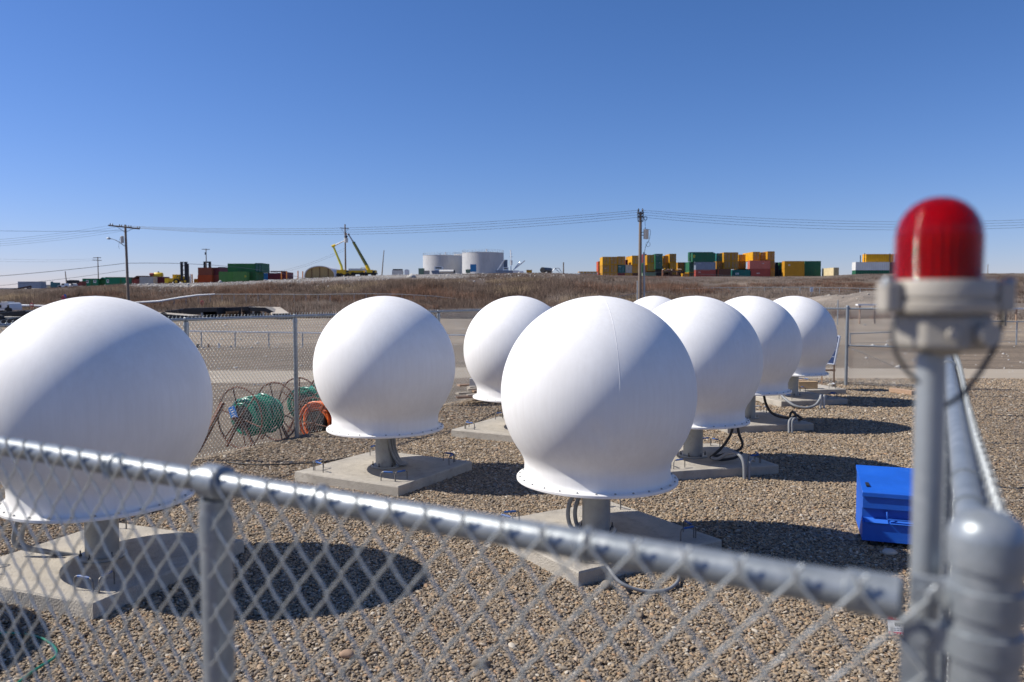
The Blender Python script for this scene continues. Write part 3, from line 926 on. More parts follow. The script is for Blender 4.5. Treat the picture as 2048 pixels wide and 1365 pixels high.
pg = MB(); pg.tube([(jx - 0.014, BY - 0.0465, bz(665)), (jx - 0.014, BY - 0.052, bz(665))], 0.006, 10); pg.tube([(jx + 0.02, BY - 0.046, bz(665)), (jx + 0.022, BY - 0.056, bz(665))], 0.012, 16)
pg.build('cover_plug', 'housing', jo, 40)
cd = MB(); cd.tube([(bx_.x, BY, -0.05), (bx_.x, BY, bz(708))], 0.0149, 24)
cdo = cd.build('conduit_pole', 'galv_dull', bc, 40)
cc = MB()
for z in (1.70, 0.9):
    cc.lathe([(0.015, z - 0.012), (0.0185, z - 0.011), (0.0185, z + 0.011), (0.015, z + 0.012)], 20, (bx_.x, BY, 0))
    cc.box(((bx_.x + CORNER.x) / 2, (BY + CORNER.y) / 2, z), (0.012, 0.085, 0.018))
cc.build('pipe_clamp', 'galv_dull', cdo, 40)
cb = MB()
cb.tube([P(1788, 640, BY - 0.02), P(1784, 672, BY - 0.025), P(1792, 708, BY - 0.03), P(1815, 744, BY - 0.03), P(1838, 765, BY - 0.02)], 0.0022, 6)
cb.build('safety_cable', 'cable_black', bc, 60)
cb = MB()
cb.tube([P(2000, 600, BY), P(2006, 640, BY + 0.01), P(1993, 690, BY + 0.03), P(1960, 745, BY + 0.03), P(1925, 790, BY + 0.01), P(1890, 812, BY)], 0.0030, 6)
cb.build('safety_cable', 'cable_black', bc, 60)

# small warning card propped on the gravel beyond the fence
WC = Vector((2.47, 4.93, 0.0))
wsg = thing('warning_card', 'small red and white printed warning card on the gravel left of the corner post', 'sign', WC)
MW = Matrix.Translation(WC + Vector((0, 0, 0.045))) @ Matrix.Rotation(R(-12), 4, 'Z') @ Matrix.Rotation(R(-28), 4, 'X')
MB().box((0, 0, 0), (0.17, 0.003, 0.115), M=MW).build('plate', 'sign_white', wsg)
for z_, h_ in ((0.046, 0.020), (-0.046, 0.020)):
    MB().box((0, -0.0025, z_), (0.168, 0.002, h_), M=MW).build('red_band', 'sign_red', wsg)
sb = MB(); sb.box((-0.02, -0.0025, 0.014), (0.05, 0.002, 0.012), M=MW); sb.box((-0.028, -0.0025, 0.004), (0.03, 0.002, 0.008), M=MW)
sb.build('pictogram', 'black', wsg)
sb = MB()
for r_ in range(2):
    for i in range(8): sb.box((-0.065 + i * 0.018, -0.0025, -0.014 - 0.011 * r_), (0.012, 0.002, 0.0035), M=MW)
tag(sb.build('print', 'c_slate', wsg), kind='stuff')
sb = MB()
for i in range(6): sb.box((-0.045 + i * 0.016, -0.0042, 0.046), (0.009, 0.001, 0.009), M=MW)
for i in range(8): sb.box((-0.06 + i * 0.017, -0.0042, -0.046), (0.010, 0.001, 0.005), M=MW)
tag(sb.build('white_lettering', 'sign_white', wsg), kind='stuff')
MB().box((0, 0.03, -0.02), (0.02, 0.05, 0.07), M=MW).build('prop', 'timber_old', wsg)

# ------------------------------------------------------------------ blue job box
JB = thing('job_box', 'blue steel job box with a fold-down handle on the gravel', 'job box', (3.0, 6.72, 0))
JM = Matrix.Translation((3.0, 6.72, 0)) @ Matrix.Rotation(R(-19), 4, 'Z')
W_, D_, H_ = 0.76, 0.66, 0.47
def jbx(name, c, s, m='box_blue', par=JB, bv=0.004):
    o = MB().box(c, s, M=JM).build(name, m, par)
    return bevel(o, bv) if bv else o
jbx('skid', (0.10, D_ / 2, 0.022), (0.06, D_ - 0.04, 0.044), 'black', bv=0)
jbx('skid', (W_ - 0.10, D_ / 2, 0.022), (0.06, D_ - 0.04, 0.044), 'black', bv=0)
# body profile with recessed front: (y, z)
prof = [(0.0, 0.045), (0.0, 0.205), (0.05, 0.235), (0.05, 0.318), (0.0, 0.326), (0.0, 0.445), (D_, 0.53), (D_, 0.045)]
MB().prism([JM @ Vector((0, y, z)) for y, z in prof], (0, 0, 0), JM.to_3x3() @ Vector((W_, 0, 0))).build('body', 'box_blue', JB)
lidp = [(-0.014, 0.425), (-0.014, 0.462), (0.0, 0.474), (D_ + 0.01, 0.562), (D_ + 0.01, 0.525), (0.0, 0.446), (-0.006, 0.425)]
lid = MB().prism([JM @ Vector((-0.008, y, z)) for y, z in lidp], (0, 0, 0), JM.to_3x3() @ Vector((W_ + 0.016, 0, 0))).build('lid', 'box_blue', JB)
bevel(lid, 0.003)
hl = MB().box((0.045, 0.155, 0.497), (0.028, 0.13, 0.010), M=JM @ Matrix.Rotation(0, 4, 'X')).build('hinge_slot', 'black', lid)
hl.rotation_euler = (0, 0, 0)
ledge = MB()
for x0, x1 in ((0.02, 0.20), (0.22, 0.66)):
    ledge.prism([JM @ Vector((x0, y, z)) for y, z in [(-0.012, 0.200), (-0.018, 0.208), (0.03, 0.236), (0.034, 0.228)]], (0, 0, 0), JM.to_3x3() @ Vector((x1 - x0, 0, 0)))
ledge.build('ledge_lip', 'box_blue_light', JB)
ha = MB(); ha.tube([JM @ Vector(p) for p in ((0.19, 0.05, 0.30), (0.19, -0.006, 0.298), (0.19, -0.012, 0.245), (0.46, -0.012, 0.24), (0.46, -0.006, 0.292), (0.46, 0.05, 0.295))], 0.007, 8)
ha.build('handle', 'box_blue_light', JB, 50)
for xq in (0.19, 0.46):
    MB().box((xq, 0.045, 0.297), (0.03, 0.01, 0.03), M=JM).build('handle_bracket', 'box_blue', JB)

# ------------------------------------------------------------------ cables and conduits at the domes
def cable(name, label, cat, pts, r, m, group=None, n=8):
    p0 = Vector(pts[0])
    # catmull-rom smooth
    pp = [Vector(p) for p in pts]; q = []
    for i in range(len(pp) - 1):
        a, b_, c, d = pp[max(i - 1, 0)], pp[i], pp[i + 1], pp[min(i + 2, len(pp) - 1)]
        for k in range(6):
            t = k / 6
            q.append(0.5 * ((2 * b_) + (c - a) * t + (2 * a - 5 * b_ + 4 * c - d) * t * t + (3 * b_ - a - 3 * c + d) * t ** 3))
    q.append(pp[-1])
    o = MB().tube(q, r, n).build(name, m, None, 60, origin=(p0.x, p0.y, 0))
    return tag(o, label, cat, group)

# B pedestal cables
bX, bY = -1.5, 9.38
for k in range(3):
    a = R(-62 + 13 * k)
    c, s = math.cos(a), math.sin(a)
    cable('cable', ('left', 'middle', 'right')[k] + ' grey cable hugging the pedestal of the radome by the hose reels', 'cable',
          [(bX + .125 * c, bY + .125 * s, PAD_H + .44), (bX + .14 * c, bY + .14 * s, PAD_H + .30), (bX + .15 * math.cos(a + .25), bY + .15 * math.sin(a + .25), PAD_H + .16), (bX + .19 * math.cos(a + .6), bY + .19 * math.sin(a + .6), PAD_H + .05), (bX + .24 * math.cos(a + 1.0), bY + .24 * math.sin(a + 1.0), PAD_H + .03), (bX + .2 * math.cos(a + 1.5), bY + .2 * math.sin(a + 1.5), PAD_H + .03)], 0.016, 'conduit_grey', 'cables on the pedestal by the hose reels')
# D
for k in range(2):
    yo = 6.85 - 0.05 + 0.03 * k
    x1, x2 = 1140 + 14 * k, 1152 + 14 * k
    cable('cable', ('left' if k == 0 else 'right') + ' of two dark conduits dropping beside the dented radome pedestal', 'cable',
          [P(x2 + 3, 985, yo), P(x1 + 2, 1000, yo), P(x1 - 4, 1025, yo), P(x1, 1050, yo), P(x1 + 14, 1066, yo - .05), P(x1 + 22, 1078, yo - .1), P(x1 + 40, 1090, yo - .2)], 0.018, 'conduit_grey', 'conduits beside the dented radome pedestal')
cable('cable', 'grey conduit looping over the front corner of the dented radome pad', 'cable',
      [P(1196, 1095, 6.3), P(1205, 1118, 6.0), P(1216, 1135, 5.75), P(1240, 1165, 5.62), P(1280, 1181, 5.60), P(1325, 1182, 5.62), P(1350, 1170, 5.72), P(1358, 1150, 5.9), P(1345, 1115, 6.2)], 0.013, 'conduit_grey')
# A: bent brackets
for k in range(2):
    x0 = 36 + 16 * k
    cable('cable', ('left' if k == 0 else 'right') + ' bent conduit under the radome at the left edge', 'cable',
          [P(x0, 1038, 6.1), P(x0 - 6, 1060, 6.1), P(x0 - 8, 1084, 6.1), P(x0 + 6, 1096, 6.1), P(x0 + 50, 1104, 6.1), P(x0 + 105, 1112, 6.15)], 0.017, 'conduit_grey', 'bent conduits under the left radome')
# G: black loops and grey stubs
gY = 9.75
cable('cable', 'black cable loop hanging left under the middle-right radome', 'cable', [P(1466, 846, gY), P(1462, 868, gY), P(1446, 893, gY), P(1428, 910, gY - .05), P(1422, 916, gY - .08), P(1440, 920, gY - .12), P(1470, 916, gY - .15), P(1484, 905, gY - .1)], 0.017, 'cable_black', 'black cables under the middle-right radome')
cable('cable', 'black cable loop hanging right under the middle-right radome', 'cable', [P(1474, 846, gY), P(1478, 868, gY), P(1485, 888, gY), P(1478, 900, gY), P(1455, 908, gY - .1), P(1435, 912, gY - .12), P(1424, 914, gY - .12)], 0.017, 'cable_black', 'black cables under the middle-right radome')
cable('cable', 'grey conduit bending over the pad edge by the black cables', 'cable', [P(1424, 916, 9.6), P(1436, 918, 9.5), P(1455, 908, 9.4), P(1470, 906, 9.3), P(1482, 914, 9.22), P(1488, 930, 9.18), P(1489, 958, 9.17)], 0.021, 'conduit_grey')
cable('cable', 'short grey conduit stub with a hooked top beside the looping cables', 'cable', [P(1508, 922, 9.35), P(1502, 920, 9.28), P(1498, 930, 9.2), P(1498, 959, 9.17)], 0.017, 'conduit_grey')
# H
hY = 12.6
cable('cable', 'thick black cable sweeping from the second radome from the right', 'cable', [P(1528, 792, 13.0), P(1532, 808, 12.9), P(1542, 825, 12.8), P(1560, 834, 12.7), P(1580, 836, 12.55), P(1590, 834, 12.45)], 0.022, 'cable_black')
cable('cable', 'coil of black cable hung on the conduit stub', 'cable', [P(1584, 822, 12.42)] + [P(1586 + 6 * math.cos(t * 1.1), 832 + 8 * math.sin(t * 1.1), 12.42 + 0.008 * t) for t in range(12)] + [P(1600, 835, 12.4), P(1604, 838, 12.4), P(1596, 841, 12.4)], 0.018, 'cable_black')
for k, xx in enumerate((1578, 1584)):
    cable('cable', ('left' if k == 0 else 'right') + ' bent grey conduit rising at the front edge of a pad', 'cable', [P(xx, 866, 12.25), P(xx, 846, 12.3), P(xx + 3, 839, 12.33), P(xx + 8, 836, 12.4)], 0.019, 'conduit_grey', 'conduit stubs at the front of the pad')
# between H and I
iY = 15.6
cable('cable', 'light grey conduit drooping in a wide loop before the rightmost radome', 'cable', [P(1561, 789, 15.3), P(1572, 800, 15.1), P(1590, 812, 14.95), P(1612, 816, 14.9), P(1630, 811, 14.95), P(1639, 800, 15.0), P(1642, 791, 15.05)], 0.025, 'conduit_grey')
for k, xx in enumerate((1641, 1648)):
    cable('cable', ('left' if k == 0 else 'right') + ' pale conduit stub standing in the gravel near the rightmost radome', 'cable', [P(xx, 818, 15.0), P(xx, 800, 15.0), P(xx + 1, 790, 15.0)], 0.02, 'transformer', 'pale conduit stubs')
# thin black cables lying on the gravel
def on_ground(x, y, z=0.02):
    k = (CAM_Z - z); c, s = math.cos(PITCH), math.sin(PITCH)
    cx, cy = (x - 1024) / F, (682.5 - y) / F
    t = k / (s - c * cy)
    return Vector((cx * t, (c + s * cy) * t, z))
cable('cable', 'thin black cable lying across the gravel left of the near radomes', 'cable', [on_ground(x, y) for x, y in ((455, 925), (520, 930), (580, 928), (640, 925), (700, 915))], 0.008, 'cable_black')
cable('cable', 'thin black cable lying on the gravel in front of the half-hidden pad', 'cable', [on_ground(x, y) for x, y in ((890, 870), (915, 858), (945, 850), (990, 826), (1030, 812), (1080, 808))], 0.007, 'cable_black')
cable('garden_hose', 'pale green hose lying on the gravel in the lower left corner', 'hose', [on_ground(x, y) for x, y in ((-30, 1268), (20, 1266), (70, 1272), (105, 1290), (112, 1312), (80, 1334), (50, 1355), (20, 1380))], 0.008, 'hose_green')
cable('cable', 'black cable curving over the gravel in the lower left corner', 'cable', [on_ground(-20, 1222), on_ground(5, 1224, .1), on_ground(25, 1240, .12), on_ground(42, 1262, .1), on_ground(52, 1285, .02)], 0.009, 'cable_black')

# timber, solar panel at the rightmost dome
pI = PADD['K']
tb = MB(); a = P(1594, 765, 17.3); b2 = P(1634, 756, 17.3)
o = MB().box(((a.x + b2.x) / 2 + .02, 17.35, PAD_H + 0.08), (0.42, 0.16, 0.16)).build('timber_block', 'timber', None, origin=(a.x, 17.35, PAD_H)); bevel(o, 0.006)
tag(o, 'pale timber block on the farthest pad beside the rightmost radome', 'timber')
o = MB().box((a.x + 0.14, 17.62, PAD_H + 0.08), (0.30, 0.14, 0.16), 0.2).build('timber_block', 'timber_old', None, origin=(a.x + .14, 17.62, PAD_H)); bevel(o, 0.006)
tag(o, 'brown timber block behind the pale one on the farthest pad', 'timber')
q = on_ground(1806, 786)
o = MB().box((q.x, q.y, 0.05), (0.17, 0.62, 0.09), R(20)).build('timber_plank', 'timber_old', None, origin=(q.x, q.y, 0)); bevel(o, 0.006)
tag(o, 'short brown timber plank lying on the gravel by the far fence', 'timber')
s0 = P(1659, 700, 18.0)
sp_ = thing('solar_panel', 'small tilted solar panel behind the rightmost radome', 'solar panel', (s0.x, s0.y, 0))
MS = Matrix.Translation((s0.x, s0.y, 0.92)) @ Matrix.Rotation(R(-72), 4, 'Z') @ Matrix.Rotation(R(-12), 4, 'X')
MB().box((0, 0, 0), (0.52, 0.035, 0.66), M=MS).build('frame', 'alu', sp_)
for i in range(4):
    for j in range(2):
        MB().box((-0.12 + 0.24 * j, -0.0195, -0.235 + 0.157 * i), (0.225, 0.004, 0.145), M=MS).build('cell', 'panel_blue', sp_)
lgm = MB()
for s_ in (-1, 1):
    lgm.bar(MS @ Vector((s_ * 0.2, 0.01, -0.2)), Vector((s0.x + s_ * 0.12, s0.y + 0.05 - s_ * 0.05, -0.02)), 0.035)
lgm.bar((s0.x - .14, s0.y, .45), (s0.x + .14, s0.y, .45), .04); lgm.build('stand', 'timber_old', sp_)

# single larger stones lying on the gravel
def stone(q, s, label, m='rock_pale', seed=1, nm='stone'):
    rs_ = random.Random(seed); mb = MB(); n1, n2 = 9, 14
    prof_pts = []
    for i in range(n1 + 1):
        th = math.pi * i / n1
        for k in range(n2):
            ph = 2 * math.pi * k / n2
            j = 1 + 0.12 * math.sin(3 * ph + seed) * math.sin(th) + rs_.uniform(-.05, .05)
            prof_pts.append((q.x + s[0] * math.sin(th) * math.cos(ph) * j, q.y + s[1] * math.sin(th) * math.sin(ph) * j, s[2] * 0.75 + s[2] * math.cos(th)))
    fs_ = [(i * n2 + k, i * n2 + (k + 1) % n2, (i + 1) * n2 + (k + 1) % n2, (i + 1) * n2 + k) for i in range(n1) for k in range(n2)]
    mb.add(prof_pts, fs_)
    o = mb.build(nm, m, None, 180, origin=(q.x, q.y, 0))
    return tag(o, label, 'stone', 'loose larger stones')
stone(on_ground(960, 1328), (0.055, 0.03, 0.028), 'smooth dark oval stone on the gravel at the bottom centre', 'stone_brown', 2)
stone(on_ground(1778, 1105), (0.06, 0.05, 0.03), 'pale stone wedged under the front of the blue job box', 'rock_pale', 3)
stone(on_ground(695, 1308), (0.045, 0.035, 0.025), 'orange-tan stone on the gravel left of the bottom centre', 'timber_old', 4)
stone(on_ground(1213, 1172), (0.04, 0.04, 0.035), 'grey stone beside the front corner of the dented radome pad', 'stone_brown', 5)
stone(on_ground(1664, 772), (0.09, 0.07, 0.05), 'grey stone on the gravel near the rightmost pad', 'concrete', 6)

# ------------------------------------------------------------------ hose reels
def hose_reel(c, rad, coil_r, length, hose, label, tagp=False, spin=0.0, nl=9):
    """axis along FD; c is the centre of the near wheel"""
    z0 = c.z
    root = thing('hose_reel', label, 'hose reel', (c.x, c.y, z0 - rad), 'steel hose reels behind the fence')
    ax = FD; sx = FN; up = Vector((0, 0, 1))
    def pt(s, r, a): return c + ax * s + (sx * math.cos(a) + up * math.sin(a)) * r
    for s in (0.0, length):
        mb = MB(); mb.tube([pt(s, rad, 2 * math.pi * k / 40) for k in range(40)], 0.014, 6, closed=True)
        w = mb.build('wheel_rim', 'rust', root, 60)
        for k in range(6):
            a = spin + k * math.pi / 3
            MB().tube([pt(s, 0.03, a), pt(s, rad - 0.01, a)], 0.011, 5).build('spoke', 'rust', w, 60)
    MB().tube([c - ax * 0.14, c + ax * (length + 0.14)], 0.022, 8).build('axle', 'rust', root, 60)
    dr = MB(); dr.tube([c + ax * 0.04, c + ax * (length - 0.04)], coil_r * 0.62, 24); dr.build('drum', 'black', root, 60)
    rr = random.Random(int(c.x * 100))
    for layer, r_ in enumerate((coil_r * 0.80, coil_r)):
        n = nl if layer == 0 else nl - 2
        for i in range(n):
            s = 0.07 + (length - 0.16) * (i + 0.5 * layer + 0.3) / nl + rr.uniform(-.015, .015)
            tilt = rr.uniform(-0.10, 0.10); dr_ = rr.uniform(-.02, .025)
            MB().tube([pt(s + tilt * math.cos(2 * math.pi * k / 28 + i), r_ + dr_ + 0.012 * math.sin(4 * math.pi * k / 28 + i), 2 * math.pi * k / 28) for k in range(28)], 0.021, 7, closed=True).build('hose_turn', hose, root, 60)
    for s in (0.02, length - 0.02):        # floor stand legs
        st = MB()
        for a_ in (-1, 1):
            st.bar(c + ax * s, Vector((c.x, c.y, z0 - rad)) + ax * s + sx * (0.30 * a_), 0.035)
        st.build('stand_leg', 'rust', root)
    if tagp:
        MT = Matrix.Translation(P(466, 826, c.y - 0.02)) @ Matrix.Rotation(R(-25), 4, 'Z') @ Matrix.Rotation(R(-22), 4, 'Y')
        t = MB().box((0, 0, 0), (0.13, 0.006, 0.19), M=MT).build('tag_card', 'tag_blue', root)
        tx = MB()
        for i, wd in enumerate((0.06, 0.08, 0.05, 0.07)):
            tx.box((-0.005 + 0.008 * (i % 2), -0.0045, 0.055 - 0.036 * i), (wd, 0.003, 0.012), M=MT)
        tx.build('print', 'sign_white', t)
    return root
cr = P(479, 836, 11.75)
hose_reel(cr, 0.455, 0.27, 0.74, 'hose_green', 'rusty steel reel of green hose with a blue tag', True, 0.25, 15)
hose_reel(P(600, 812, 13.25), 0.47, 0.28, 0.70, 'hose_green', 'rusty steel reel of green hose partly behind the radome', False, 0.5, 10)
hose_reel(P(628, 848, 12.6), 0.42, 0.31, 0.50, 'hose_orange', 'rusty steel reel of orange hose beside the radome', False, 0.1, 11)
o = MB().bar(P(395, 905, 11.3), P(446, 806, 11.6), 0.07, 0.05).build('steel_bar', 'rust', None, origin=P(395, 905, 11.3))
tag(o, 'rusty steel bar leaning against the green hose reel', 'bar')
mb = MB()
# salvage heap behind the fence between two domes
sh = thing('pallet_stack', 'heap of grey boards and brown scrap behind the fence between two radomes', 'boards', P(925, 800, 15.5))
ran = random.Random(3)
for i in range(7):
    q = P(905 + ran.uniform(-5, 50), 795 - 4 * i, 15.4 + 0.12 * i)
    e_ = q + Vector((ran.uniform(0.7, 1.2), ran.uniform(.1, .5), ran.uniform(-.12, .08)))
    MB().bar(q, e_, 0.14, 0.035).build('board', 'timber_old' if i % 3 == 0 else 'deck_tan', sh)
tag(MB().pbox(939, 953, 758, 772, 15.6, 0.12).build('float_box', 'white_dirty', None, origin=P(945, 772, 15.6)), 'small off-white box on the scrap heap beside the half-hidden radome', 'box')

# ------------------------------------------------------------------ loose gravel (instanced stones on scattered points)
def in_pad(x, y):
    r = np.zeros(len(x), bool)
    for key, cx, cy, yaw, _ in PADS:
        c, s = math.cos(R(yaw)), math.sin(R(yaw))
        u = (x - cx) * c + (y - cy) * s; v = -(x - cx) * s + (y - cy) * c
        r |= (np.abs(u) < PAD_S / 2 + 0.004) & (np.abs(v) < PAD_S / 2 + 0.004)
    return r
def scatter(y0, y1, dens):
    A = (y1 - y0) * (1.40 * y1 + 1.2)
    n = int(A * dens)
    y = rng.uniform(y0, y1, n); x = rng.uniform(-0.70 * y1 - 0.6, 0.70 * y1 + 0.6, n)
    k = np.abs(x) < 0.69 * y + 0.5
    # left of the left fence is bare ground
    side = (x - L0.x) * 0.8818 - (y - L0.y) * 0.4717
    k &= (side > 0.02 + 0.25 * vnoise(x * 2, y * 2, 2)) & ~in_pad(x, y)
    return x[k], y[k]
pts, scl = [], []
for y0, y1, dn, sz in ((4.0, 6.5, 5600, 0.0070), (6.5, 9.5, 4000, 0.0079), (9.5, 13.5, 2500, 0.0094), (13.5, 20.5, 1300, 0.0122)):
    x, y = scatter(y0, y1, dn)
    pts.append(np.stack([x, y, -0.006 + rng.uniform(-.004, .010, len(x))], 1))
    scl.append(np.exp(rng.normal(0, 0.33, len(x))) * sz)
pts = np.concatenate(pts); scl = np.concatenate(scl)
print('pebbles', len(pts))
me = bpy.data.meshes.new('loose_gravel')
me.vertices.add(len(pts)); me.vertices.foreach_set('co', pts.astype(np.float32).ravel())
rot = np.stack([rng.uniform(-.5, .5, len(pts)), rng.uniform(-.5, .5, len(pts)), rng.uniform(0, 6.28, len(pts))], 1).astype(np.float32)
sc3 = np.stack([scl * rng.uniform(1.1, 1.9, len(pts)), scl, scl * rng.uniform(.4, .75, len(pts))], 1).astype(np.float32)
a = me.attributes.new('rot', 'FLOAT_VECTOR', 'POINT'); a.data.foreach_set('vector', rot.ravel())
a = me.attributes.new('scl', 'FLOAT_VECTOR', 'POINT'); a.data.foreach_set('vector', sc3.ravel())
me.materials.append(MATS['pebble'])
gob = bpy.data.objects.new('loose_gravel', me); C.objects.link(gob)
tag(gob, 'loose tan and grey pebbles covering the compound', 'gravel', kind='stuff')
ng = bpy.data.node_groups.new('gravel_nodes', 'GeometryNodeTree')
ng.interface.new_socket('Geometry', in_out='INPUT', socket_type='NodeSocketGeometry')
ng.interface.new_socket('Geometry', in_out='OUTPUT', socket_type='NodeSocketGeometry')
GN = ng.nodes; GL = ng.links
gi = GN.new('NodeGroupInput'); go = GN.new('NodeGroupOutput')
iop = GN.new('GeometryNodeInstanceOnPoints')
join = GN.new('GeometryNodeGeometryToInstance')
for v in range(4):
    ico = GN.new('GeometryNodeMeshIcoSphere'); ico.inputs['Radius'].default_value = 1.0; ico.inputs['Subdivisions'].default_value = 2
    sp = GN.new('GeometryNodeSetPosition')
    nz = GN.new('ShaderNodeTexNoise'); nz.noise_dimensions = '4D'; nz.inputs['W'].default_value = v * 7.3; nz.inputs['Scale'].default_value = 0.9; nz.inputs['Detail'].default_value = 1
    sb_ = GN.new('ShaderNodeVectorMath'); sb_.operation = 'SUBTRACT'; sb_.inputs[1].default_value = (.5, .5, .5)
    ml = GN.new('ShaderNodeVectorMath'); ml.operation = 'SCALE'; ml.inputs['Scale'].default_value = 1.5
    GL.new(nz.outputs['Color'], sb_.inputs[0]); GL.new(sb_.outputs[0], ml.inputs[0]); GL.new(ml.outputs[0], sp.inputs['Offset'])
    GL.new(ico.outputs['Mesh'], sp.inputs['Geometry'])
    ss = GN.new('GeometryNodeSetShadeSmooth'); GL.new(sp.outputs[0], ss.inputs[0])
    sm_ = GN.new('GeometryNodeSetMaterial'); sm_.inputs['Material'].default_value = MATS['pebble']; GL.new(ss.outputs[0], sm_.inputs[0])
    GL.new(sm_.outputs[0], join.inputs[0])
GL.new(gi.outputs[0], iop.inputs['Points']); GL.new(join.outputs[0], iop.inputs['Instance'])
iop.inputs['Pick Instance'].default_value = True
na = GN.new('GeometryNodeInputNamedAttribute'); na.data_type = 'FLOAT_VECTOR'; na.inputs['Name'].default_value = 'rot'
nb = GN.new('GeometryNodeInputNamedAttribute'); nb.data_type = 'FLOAT_VECTOR'; nb.inputs['Name'].default_value = 'scl'
e2r = GN.new('FunctionNodeEulerToRotation')
GL.new(na.outputs[0], e2r.inputs[0]); GL.new(e2r.outputs[0], iop.inputs['Rotation']); GL.new(nb.outputs[0], iop.inputs['Scale'])
GL.new(iop.outputs[0], go.inputs[0])
md = gob.modifiers.new('scatter', 'NODES'); md.node_group = ng

# ------------------------------------------------------------------ brush and rubble on the bank
def brush():
    n = 22000
    u = rng.uniform(-0.72, 0.72, n); t = rng.uniform(0, 1, n) ** 0.9
    xp = 1024 + F * u
    fy = foot_Y(xp)
    Y = fy - 1.5 + (YC + 2 - fy + 1.5) * t
    X = u * Y
    k = np.ones(n, bool)
    clump = vnoise(X * 0.22, Y * 0.22, 41) * 0.6 + vnoise(X * 0.7, Y * 0.7, 42) * 0.4
    left = xp < 1340
    tt = (Y - fy) / (YC - fy)
    rubble = (xp > 260) & (xp < 930) & (tt > 0.80 - 0.10 * vnoise(X * 0.1, Y * 0.1, 77))
    k &= ~(rubble & (rng.uniform(0, 1, n) > 0.16))
    k &= left & (clump > 0.22) | ~left
    kr = (~left) & (xp > 1340)
    top = (tt > 0.40) & (tt < 0.99)
    k &= ~(kr & ~top & (rng.uniform(0, 1, n) > 0.45))
    k &= ~(kr & top & (clump < 0.35))
    mnd = np.exp(-(((X - 42.0) / 11.0) ** 2 + ((Y - 88.0) / 6.0) ** 2))
    k &= mnd < 0.15
    X, Y, xp, clump, tt = X[k], Y[k], xp[k], clump[k], tt[k]
    Z = terrain(X, Y)
    n = len(X)
    S = 13
    hue = vnoise(X * 0.13, Y * 0.13, 51); h2 = vnoise(X * 0.09 + 40, Y * 0.3, 52)
    hgt = (0.30 + 1.25 * clump) * np.where(xp > 1340, 0.62, 1.0) * (1 - 0.8 * smooth((tt - 0.55) / 0.35))
    base = np.repeat(np.stack([X, Y, Z - 0.05], 1), S, 0)
    N_ = n * S
    base[:, :2] += rng.normal(0, 0.38, (N_, 2))
    an = rng.uniform(0, 6.283, N_); lean = rng.uniform(0.05, 0.55, N_)
    hh = np.repeat(hgt, S) * rng.uniform(0.5, 1.2, N_)
    tip = base + np.stack([np.cos(an) * lean * hh, np.sin(an) * lean * hh, hh], 1)
    w = rng.uniform(0.016, 0.034, N_)
    a2 = rng.uniform(0, 6.283, N_)
    p0 = base + np.stack([np.cos(a2) * w, np.sin(a2) * w, np.zeros(N_)], 1)
    p1 = base + np.stack([np.cos(a2 + 2.09) * w, np.sin(a2 + 2.09) * w, np.zeros(N_)], 1)
    p2 = base + np.stack([np.cos(a2 + 4.19) * w, np.sin(a2 + 4.19) * w, np.zeros(N_)], 1)
    V = np.stack([p0, p1, p2, tip], 1).reshape(-1, 3)
    b4 = np.arange(N_)[:, None] * 4
    Fc = np.concatenate([b4 + np.array([0, 1, 3]), b4 + np.array([1, 2, 3]), b4 + np.array([2, 0, 3])])
    c1 = np.array([0.098, 0.070, 0.057]); c2 = np.array([0.145, 0.115, 0.099]); c3 = np.array([0.19, 0.142, 0.096]); c4 = np.array([0.112, 0.064, 0.045])
    shade = np.repeat(np.exp(np.random.default_rng(9).normal(0, 0.34, n)), S)
    hu = np.repeat(hue, S) + rng.normal(0, .10, N_); h2r = np.repeat(h2, S) + rng.normal(0, .08, N_)
    cc = np.where(hu[:, None] < 0.5, c1, c2)
    cc = np.where((h2r > 0.80)[:, None], c3, cc)
    cc = np.where((h2r < 0.26)[:, None], c4, cc)
    cc = cc * (rng.uniform(0.6, 1.2, N_) * shade)[:, None]
    return V, Fc, np.repeat(cc, 4, 0)
V, Fc, cc = brush()
print('brush tris', len(Fc))
tag(arr_mesh('dry_brush', V, Fc, 'twig', cc), 'leafless brown brush covering the bank behind the yard', 'brush', kind='stuff')

# dry grass tufts between the yard and the bank on the right
def rocks(n, fx, size, matn, name, label, seed):
    rg = np.random.default_rng(seed)
    X, Y = fx(rg, n)
    Z = terrain(X, Y)
    base = np.array([(1, 0, 0), (-1, 0, 0), (0, 1, 0), (0, -1, 0), (0, 0, 1), (0, 0, -1)], float)
    tri = np.array([(0, 2, 4), (2, 1, 4), (1, 3, 4), (3, 0, 4), (2, 0, 5), (1, 2, 5), (3, 1, 5), (0, 3, 5)])
    s = np.exp(rg.normal(0, 0.55, n)) * size
    V = base[None] * (s[:, None, None] * rg.uniform(0.5, 1.3, (n, 6, 1)))
    a = rg.uniform(0, 6.28, n); c, si = np.cos(a)[:, None], np.sin(a)[:, None]
    vx = V[:, :, 0] * c - V[:, :, 1] * si; vy = V[:, :, 0] * si + V[:, :, 1] * c
    V = np.stack([vx + X[:, None], vy + Y[:, None], V[:, :, 2] * 0.7 + Z[:, None]], -1).reshape(-1, 3)
    Fc = (tri[None] + (np.arange(n) * 6)[:, None, None]).reshape(-1, 3)
    o = arr_mesh(name, V, Fc, matn)
    return tag(o, label, 'rubble', kind='stuff')
def crest_pts(rg, n):
    xp = rg.uniform(250, 1130, n); Y = rg.normal(118, 4.5, n); u = (xp - 1024) / F
    return u * Y, Y
rocks(2600, crest_pts, 0.085, 'rock_pale', 'crest_rubble', 'pale stones and debris strewn along the top of the bank', 3)
def mound_pts(rg, n):
    return 42 + rg.normal(0, 7.5, n), 88 + rg.normal(-1.5, 3.6, n)
